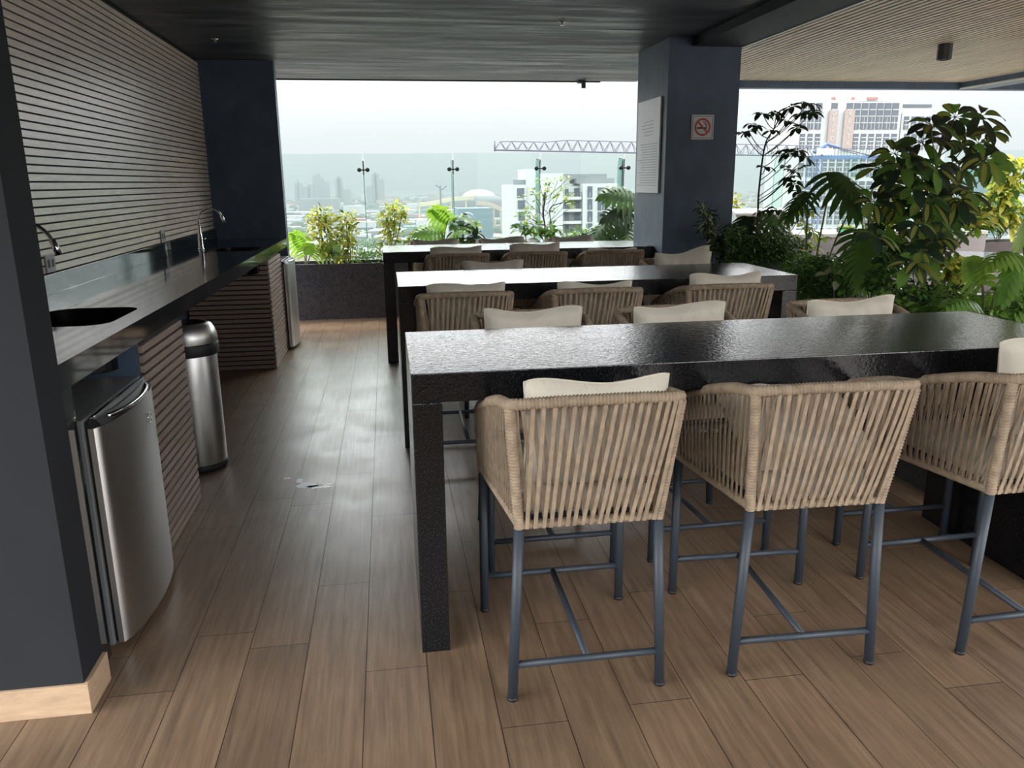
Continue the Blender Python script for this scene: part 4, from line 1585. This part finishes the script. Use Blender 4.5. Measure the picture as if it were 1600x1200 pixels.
k = MB().box(-3000, 4500, 40, 7500, GZ - 1, GZ, ground_m).build('ground')
tag(k, 'hazy ground of the city far below the terrace', 'ground', kind='structure')

rr = random.Random(100)
m_ = MB()
cm = [city_w, city_w, city_g, city_b, city_w, city_g, city_r, city_t, city_b]
for i in range(3400):
    y = 330 + 3000 * rr.random() ** 1.9
    x = rr.uniform(-.32, .95) * y
    w_, d_ = rr.uniform(5, 17), rr.uniform(5, 16)
    if rr.random() < .06:
        w_ *= 2.6
        d_ *= 2.2
    h_ = rr.uniform(3, 9) if rr.random() < .95 else rr.uniform(10, 22)
    a = rr.uniform(-.35, .35)
    M = Matrix.Translation((x, y, GZ)) @ Matrix.Rotation(a, 4, 'Z')
    m_.box(-w_, w_, -d_, d_, 0, h_, rr.choice(cm), M)
    if rr.random() < .4:
        m_.box(-w_ * .9, w_ * .9, -d_ - .2, -d_, h_ * .3, h_ * .6, city_d, M)
tag(m_.build('city_houses'), 'hazy sprawl of low city roofs beyond the glass', 'city', kind='stuff')
m_ = MB()
for i in range(2600):
    y = 320 + 2600 * rr.random() ** 1.9
    x = rr.uniform(-.32, .95) * y
    r_ = rr.uniform(3, 7.5)
    for q in range(2):
        m_.sphere((x + rr.uniform(-4, 4), y + rr.uniform(-4, 4), GZ + r_ * rr.uniform(.5, .9)), r_, tree_m, 6, 4, (1.2, 1.2, .8))
for i, (px, py, r_) in enumerate([(540, 385, 5), (640, 352, 8), (655, 365, 9), (618, 370, 7), (455, 380, 8), (720, 375, 8), (775, 385, 9), (770, 366, 8), (795, 380, 8), (560, 400, 5)]):
    p = at(px, py, 500)
    for q in range(5):
        m_.sphere((p.x + rr.uniform(-9, 9), 500 + rr.uniform(-9, 9), GZ + r_ * rr.uniform(.6, 1.4)), r_ * .9, tree_m, 7, 5)
tag(m_.build('city_trees'), 'hazy tree crowns scattered among the city roofs', 'trees', kind='stuff')


def tower_at(name, rects, Y, label, cat, m=city_g, dep=25, group=None):
    """rects: (px0, px1, py_top) blocks standing on the city ground"""
    a = at((rects[0][0] + rects[0][1]) / 2, rects[0][2], Y)
    t = empty(name, (a.x, Y, GZ), 0, label, cat, group)
    for i, rc in enumerate(rects):
        p0, p1 = at(rc[0], rc[2], Y), at(rc[1], rc[2], Y)
        o = MB().box(p0.x, p1.x, Y, Y + dep, GZ, p0.z, rc[3] if len(rc) > 3 else m).build('tower_block', t)
        o.location = (-a.x, -Y, -GZ)
    return t


tower_at('cement_works', [(488, 494, 274), (494, 499, 271), (499, 506, 278), (506, 514, 284), (480, 490, 288), (459, 472, 286), (463, 466, 281), (472, 484, 292)], 2100, 'hazy group of industrial towers on the skyline, leftmost', 'industrial building', group='industrial towers on the skyline')
tower_at('cement_works', [(523, 535, 279), (526, 532, 276), (535, 548, 296)], 2050, 'hazy square industrial silo block, middle of the skyline group', 'industrial building', group='industrial towers on the skyline')
tower_at('cement_works', [(580, 592, 272), (584, 588, 269), (592, 600, 280), (572, 582, 291)], 1900, 'hazy tall industrial block right of the first clamp post', 'industrial building', group='industrial towers on the skyline')
t = empty('long_hall', (at(500, 300, 1500).x, 1500, GZ), 0, 'long pale hall below the hazy industrial towers', 'building')
a = at(466, 311, 1500)
b = at(530, 311, 1500)
o = MB().box(a.x, b.x, 1500, 1540, GZ, a.z, city_g).build('wall', t)
o.location = -t.location
# stadium
c0 = at(752, 306, 1150)
t = empty('stadium', (c0.x, 1180, GZ), 0, 'stadium with pale yellow domed roof', 'stadium')
R0 = 24
hh = c0.z - GZ
MB().lathe([(0, 0), (R0 * 1.15, 0), (R0 * 1.55, hh * .75), (R0 * 1.55, hh * .86), (R0, hh)], city_g, n=48).build('stand', t)
MB().lathe([(R0 * 1.0, hh), (R0 * .8, hh + 4.5), (R0 * .45, hh + 7.5), (0, hh + 9)], city_y, n=48).build('roof', t)
# blue warehouse, curved pale road bridge
tower_at('warehouse', [(715, 770, 326)], 620, 'blue-grey flat-roofed warehouse beyond the second clamp post', 'building', city_t, 30)
tower_at('warehouse', [(480, 506, 352)], 560, 'pale wide building below the yellow shrubs', 'building', city_w, 22)
tower_at('warehouse', [(652, 700, 344)], 560, 'long white-roofed shed between the yellow shrub and the light green plant', 'building', city_w, 22)


def road(pts, Y, w, label, m):
    a = [at(px, py, y_) for (px, py), y_ in zip(pts, Y)]
    m_ = MB()
    vs, fs = [], []
    sp_ = smooth_path(a, 6)
    for p in sp_:
        vs += [(p.x, p.y, p.z), (p.x, p.y, p.z - w), (p.x, p.y + 8, p.z - w), (p.x, p.y + 8, p.z)]
    for i in range(len(sp_) - 1):
        for k in range(4):
            fs.append((i * 4 + k, i * 4 + (k + 1) % 4, (i + 1) * 4 + (k + 1) % 4, (i + 1) * 4 + k))
    m_.add(vs, fs, m)
    for p in sp_[::4]:
        m_.box(p.x - 1, p.x + 1, p.y + 2, p.y + 6, GZ, p.z - w, m)
    tag(m_.build('flyover'), label, 'flyover', 'flyovers by the stadium')


road([(655, 317), (680, 314), (705, 309), (740, 306)], [950, 1000, 1050, 1100], 4.5, 'pale curved flyover left of the stadium', city_y)
road([(745, 314), (765, 316), (785, 324), (805, 336)], [800, 760, 700, 640], 4.0, 'pinkish sloping flyover right below the stadium', city_b)

# small far tower crane
a = at(688, 296, 900)
t = empty('tower_crane', (a.x, 900, GZ), 0, 'tiny far tower crane between the first two clamp posts', 'crane')
MB().box(-.9, .9, -.9, .9, 0, a.z - GZ + 4, crane_m).build('mast', t)
MB().tube([(-5, 0, a.z - GZ + 5), (2, 0, a.z - GZ), (7, 0, a.z - GZ + 4)], .9, crane_m, 5).build('jib', t)


def windows_part(parent, c, rects, Y, panes=1, m=city_d, dep=.3, frame=True, name='window'):
    for (p0, q0, p1, q1) in rects:
        a, b = at(p0, q0, Y), at(p1, q1, Y)
        m_ = MB().box(min(a.x, b.x), max(a.x, b.x), Y - dep, Y - .02, min(a.z, b.z), max(a.z, b.z), m)
        h_ = abs(a.z - b.z)
        z0 = min(a.z, b.z)
        for k in range(1, panes):
            z = z0 + h_ * k / panes
            m_.box(min(a.x, b.x), max(a.x, b.x), Y - dep - .05, Y - dep - .001, z - .13, z + .13, city_w)
        if frame:
            xm = (a.x + b.x) / 2
            m_.box(xm - .06, xm + .06, Y - dep - .05, Y - dep - .001, z0, z0 + h_ * .45, city_w)
        o = m_.build(name, parent)
        o.location = -c


# white apartment block at 200 m
YA_ = 200
a = at(880, 300, YA_)
t = empty('apartment_building', (a.x, YA_, GZ), 0, 'white apartment block with balconies seen through the glass left of the column', 'building')
c = Vector(t.location)


def blk(px0, px1, pyt, y0, dep, m, name='wall', pyb=None):
    p0, p1 = at(px0, pyt, y0), at(px1, pyt, y0)
    zb = at(px0, pyb, y0).z if pyb else GZ
    o = MB().box(p0.x, p1.x, y0, y0 + dep, zb, p0.z, m).build(name, t)
    o.location = -c
    return o


blk(796, 822, 289, YA_, 14, city_w)
blk(822, 842, 264, YA_ + 1, 13, city_w)
blk(842, 880, 271, YA_ + .5, 13, city_w)
blk(880, 912, 291, YA_ + 5, 10, city_w)
blk(911, 968, 287, YA_ + 1, 14, city_w)
blk(881, 903, 272, YA_ + 6, 8, city_g, 'roof_block', 280)
blk(901, 960, 279, YA_ + 4, 8, city_g, 'parapet', 287)
blk(903, 948, 272, YA_ + 8, 6, city_g, 'roof_block', 279)
blk(802, 822, 281, YA_ + 2, .3, city_g, 'parapet', 289)
for q0 in (312, 331, 350, 369):
    # projecting balcony slabs with railings
    p0, p1 = at(880, q0 - 4, YA_), at(911, q0, YA_)
    m_ = MB().box(p0.x, p1.x, YA_ + 1.5, YA_ + 5, p1.z, p0.z, city_w)
    zz = p0.z
    for i in range(12):
        x_ = p0.x + (p1.x - p0.x) * i / 11
        m_.box(x_ - .04, x_ + .04, YA_ + 1.5, YA_ + 1.6, zz, zz + 1.1, city_d)
    m_.box(p0.x, p1.x, YA_ + 1.48, YA_ + 1.62, zz + 1.05, zz + 1.15, city_d)
    o = m_.build('balcony', t)
    o.location = -c
windows_part(t, c, [(808, 294, 819, 308), (809, 313, 820, 326), (810, 331, 820, 344), (811, 349, 821, 362)], YA_, 1, frame=False)
windows_part(t, c, [(918, 291, 925, 308), (918, 311, 925, 327), (918, 330, 925, 346), (918, 349, 925, 362), (934, 293, 945, 309), (934, 312, 945, 328), (934, 331, 945, 347), (951, 293, 957, 304), (951, 312, 957, 324)], YA_ + 1, 1)
windows_part(t, c, [(883, 295, 888, 307), (883, 314, 888, 326), (883, 333, 888, 345), (883, 351, 888, 362), (897, 294, 908, 307), (897, 314, 908, 326), (897, 333, 908, 345)], YA_ + 5, 1)

# white tower at 250 m
YT = 250
a = at(1320, 200, YT)
t = empty('office_tower', (a.x, YT, GZ), 0, 'large white tower block with rows of narrow windows and two tan banners', 'building')
c = Vector(t.location)
A = at(1237, 158, YT)
B_ = at(1410, 158, YT)
Lf = at(1203, 158, YT + 45)
zt = A.z
m_ = MB().prism([(A.x, YT), (B_.x, YT), (B_.x, YT + 30), (Lf.x + 6, YT + 45), (Lf.x, YT + 45)][::-1], city_w, 'Z', GZ, zt)
o = m_.build('wall', t)
o.location = -c
blk(1410, 1484, 177, YT + 2, 20, city_w)
blk(1410, 1456, 160, YT + 4, 8, city_w, 'roof_block', 177)
windows_part(t, c, [(1411, 163, 1455, 168)], YT + 4, 1, frame=False)
blk(1345, 1382, 151, YT + 4, 6, city_w, 'roof_block', 158)
blk(1356, 1372, 152, YT + 3.5, .4, city_r, 'roof_sign', 156)
blk(1300, 1306, 152, YT + 3.5, .4, city_r, 'roof_sign', 156)
blk(1331, 1336, 152, YT + 3.5, .4, city_r, 'roof_sign', 156)
wr = []
skipc = (3,)
for i in range(13):
    x0_ = 1252 + i * 11.9
    for r0, r1 in ((161, 202), (209, 233), (246, 276), (283, 312), (322, 350), (357, 372)):
        sl = -(r0 - 161) * .04
        if i in (3, 5) and r0 < 245 and False:
            continue
        if i == 4 - 1 and r0 < 240:
            continue
        if i == 6 - 1 and r0 < 240:
            continue
        wr.append((x0_ + sl, r0, x0_ + 5.6 + sl, r1))
windows_part(t, c, wr[:76], YT, 4)
wr2 = []
for i in range(6):
    x0_ = 1413 + i * 11.5
    for r0, r1 in ((182, 202), (209, 234)):
        wr2.append((x0_, r0, x0_ + 5.2, r1))
windows_part(t, c, wr2, YT + 2, 3)
# banners with lettering


def letters(txt, p, size, m, parent, c, vertical=True, step=1.2):
    zz = p.z
    for i, ch in enumerate(txt):
        cu = bpy.data.curves.new('letter', 'FONT')
        cu.body = ch
        cu.size = size
        cu.extrude = .03
        cu.align_x = 'CENTER'
        cu.materials.append(m.m)
        tmp = bpy.data.objects.new('letter_curve', cu)
        o = bpy.data.objects.new('letter', bpy.data.meshes.new_from_object(tmp))
        bpy.data.objects.remove(tmp)
        COL.objects.link(o)
        o.parent = parent
        o.rotation_euler = (pi / 2, 0, 0)
        if vertical:
            o.location = Vector((p.x, p.y, zz - i * step)) - c
        else:
            o.location = Vector((p.x + i * step, p.y, zz)) - c


for px0, px1, py0, py1, txt in ((1297, 1306, 172, 226, 'DEPTO'), (1321, 1331, 172, 234, 'RENTA')):
    p0, p1 = at(px0, py0, YT - 1), at(px1, py1, YT - 1)
    o = MB().box(p0.x, p1.x, YT - 1, YT - .6, p1.z, p0.z, banner_m).build('banner', t)
    o.location = -c
    o['label'] = 'tan banner with vertical lettering'
    hgt = p0.z - p1.z
    letters(txt, Vector(((p0.x + p1.x) / 2, YT - 1.1, p0.z - hgt * .15)), 1.9, city_w, o, Vector(((0, 0, 0))), True, hgt / 5.4)

# pale tower at right edge
tower_at('apartment_building', [(1535, 1572, 262)], 420, 'pale blue-grey apartment slab far behind the glass at the right', 'building', city_t, 14)

# tower crane with long lattice jib crossing the view
YC = 95
t = empty('tower_crane', (at(1278, 250, YC).x, YC, GZ), 0, 'large tower crane with blue cab, its lattice jib crossing the sky', 'crane')
c = Vector(t.location)
tipb = at(774, 234, YC)
endb = at(1270, 244, YC)
m_ = MB()
Rz = .045


def bar(a, b, r_=Rz, m=crane_m):
    m_.tube([a, b], r_, m, 5, cap=False)


J0, J1 = tipb, endb
nseg = 30
top_ = lambda u: .95 if u < .01 else (1.0 if u < .16 else (1.25 if u > .205 else 1.0 + (u - .16) / .045 * .25))
for i in range(nseg):
    u0, u1 = i / nseg, (i + 1) / nseg
    a0, a1 = J0.lerp(J1, u0), J0.lerp(J1, u1)
    um = (u0 + u1) / 2
    h0 = top_(um) if i else .95
    h1 = top_(um + 1 / nseg)
    T_0 = J0.lerp(J1, um) + Vector((0, .5, h0))
    T_1 = J0.lerp(J1, min(1, um + 1 / nseg)) + Vector((0, .5, h1))
    for dy in (0, 1.0):
        o0, o1 = a0 + Vector((0, dy, 0)), a1 + Vector((0, dy, 0))
        bar(o0, o1, .075)
        bar(o0, T_0)
        bar(T_0, o1)
    bar(T_0, T_1, .055)
    bar(a0, a0 + Vector((0, 1, 0)))
m_.tube([J0 + Vector((0, .5, -.15)), J0 + Vector((0, .5, 1.0))], .09, crane_m, 6)
o = m_.build('jib', t)
o.location = -c
m_ = MB()
mx_ = at(1278, 245, YC)
for z in range(int(GZ), int(mx_.z), 2):
    for sx in (-.65, .65):
        for dy in (0, 1.3):
            m_.tube([(mx_.x + sx, YC + dy, z), (mx_.x + sx, YC + dy, min(z + 2, mx_.z))], .08, city_bl, 4, cap=False)
    m_.tube([(mx_.x - .65, YC, z), (mx_.x + .65, YC, z + 2)], .05, city_bl, 4, cap=False)
    m_.tube([(mx_.x + .65, YC, z), (mx_.x - .65, YC, z + 2)], .05, city_bl, 4, cap=False)
o = m_.build('mast', t)
o.location = -c
m_ = MB()
p = at(1270, 240, YC)
q = at(1386, 247, YC)
m_.box(p.x, q.x, YC, YC + 1.2, q.z - .1, q.z + .35, city_bl)
for u in range(0, 24):
    x_ = p.x + (q.x - p.x) * u / 24
    m_.tube([(x_, YC, q.z + .35), (x_, YC, q.z + 1.2)], .035, crane_m, 4, cap=False)
m_.tube([(p.x, YC, q.z + 1.2), (q.x, YC, q.z + 1.2)], .04, crane_m, 4, cap=False)
o = m_.build('counter_jib', t)
o.location = -c
m_ = MB()
ap = at(1292, 225, YC)
m_.tube([at(1272, 238, YC), ap], .22, city_bl, 6)
m_.tube([ap, at(1312, 231, YC)], .16, city_bl, 6)
m_.tube([at(1312, 231, YC), at(1372, 246, YC)], .08, crane_m, 6)
m_.tube([at(1312, 234, YC), at(1340, 241, YC)], .06, crane_m, 6)
m_.tube([ap, at(1284, 243, YC)], .15, city_bl, 6)
o = m_.build('apex', t)
o.location = -c
sg0, sg1 = at(1277, 232, YC - .3), at(1301, 241, YC - .3)
o = MB().box(sg0.x, sg1.x, YC - .3, YC - .2, sg1.z, sg0.z, sign_w).build('sign', t)
o.location = -c
letters('GEKOMA', Vector((sg0.x + .22, YC - .33, sg1.z + .15)), .46, text_m, o, Vector((0, 0, 0)), False, .28)
m_ = MB().box(at(1372, 250, YC).x, at(1386, 250, YC).x, YC, YC + 1.2, at(1380, 262, YC).z, at(1380, 249, YC).z, city_g)
o = m_.build('counterweight', t)
o.location = -c

# humid air over the city
hz = bpy.data.materials.new('humid_haze')
hz.use_nodes = True
n_, l_ = hz.node_tree.nodes, hz.node_tree.links
n_.clear()
oo = n_.new('ShaderNodeOutputMaterial')
vsn = n_.new('ShaderNodeVolumeScatter')
vsn.inputs['Color'].default_value = (.88, .98, 1.0, 1)
vsn.inputs['Density'].default_value = .00018
vsn.inputs['Anisotropy'].default_value = .0
vab = n_.new('ShaderNodeVolumeAbsorption')
vab.inputs['Color'].default_value = (.05, .05, .05, 1)
vab.inputs['Density'].default_value = .00050
vadd = n_.new('ShaderNodeAddShader')
l_.new(vsn.outputs[0], vadd.inputs[0])
l_.new(vab.outputs[0], vadd.inputs[1])
l_.new(vadd.outputs[0], oo.inputs['Volume'])
K = type('K', (), {})()
K.m = hz
o = MB().box(-3500, 5500, 42, 7400, GZ + .5, 160, K).build('haze')
tag(o, 'pale humid haze hanging over the whole city', 'haze', kind='stuff')
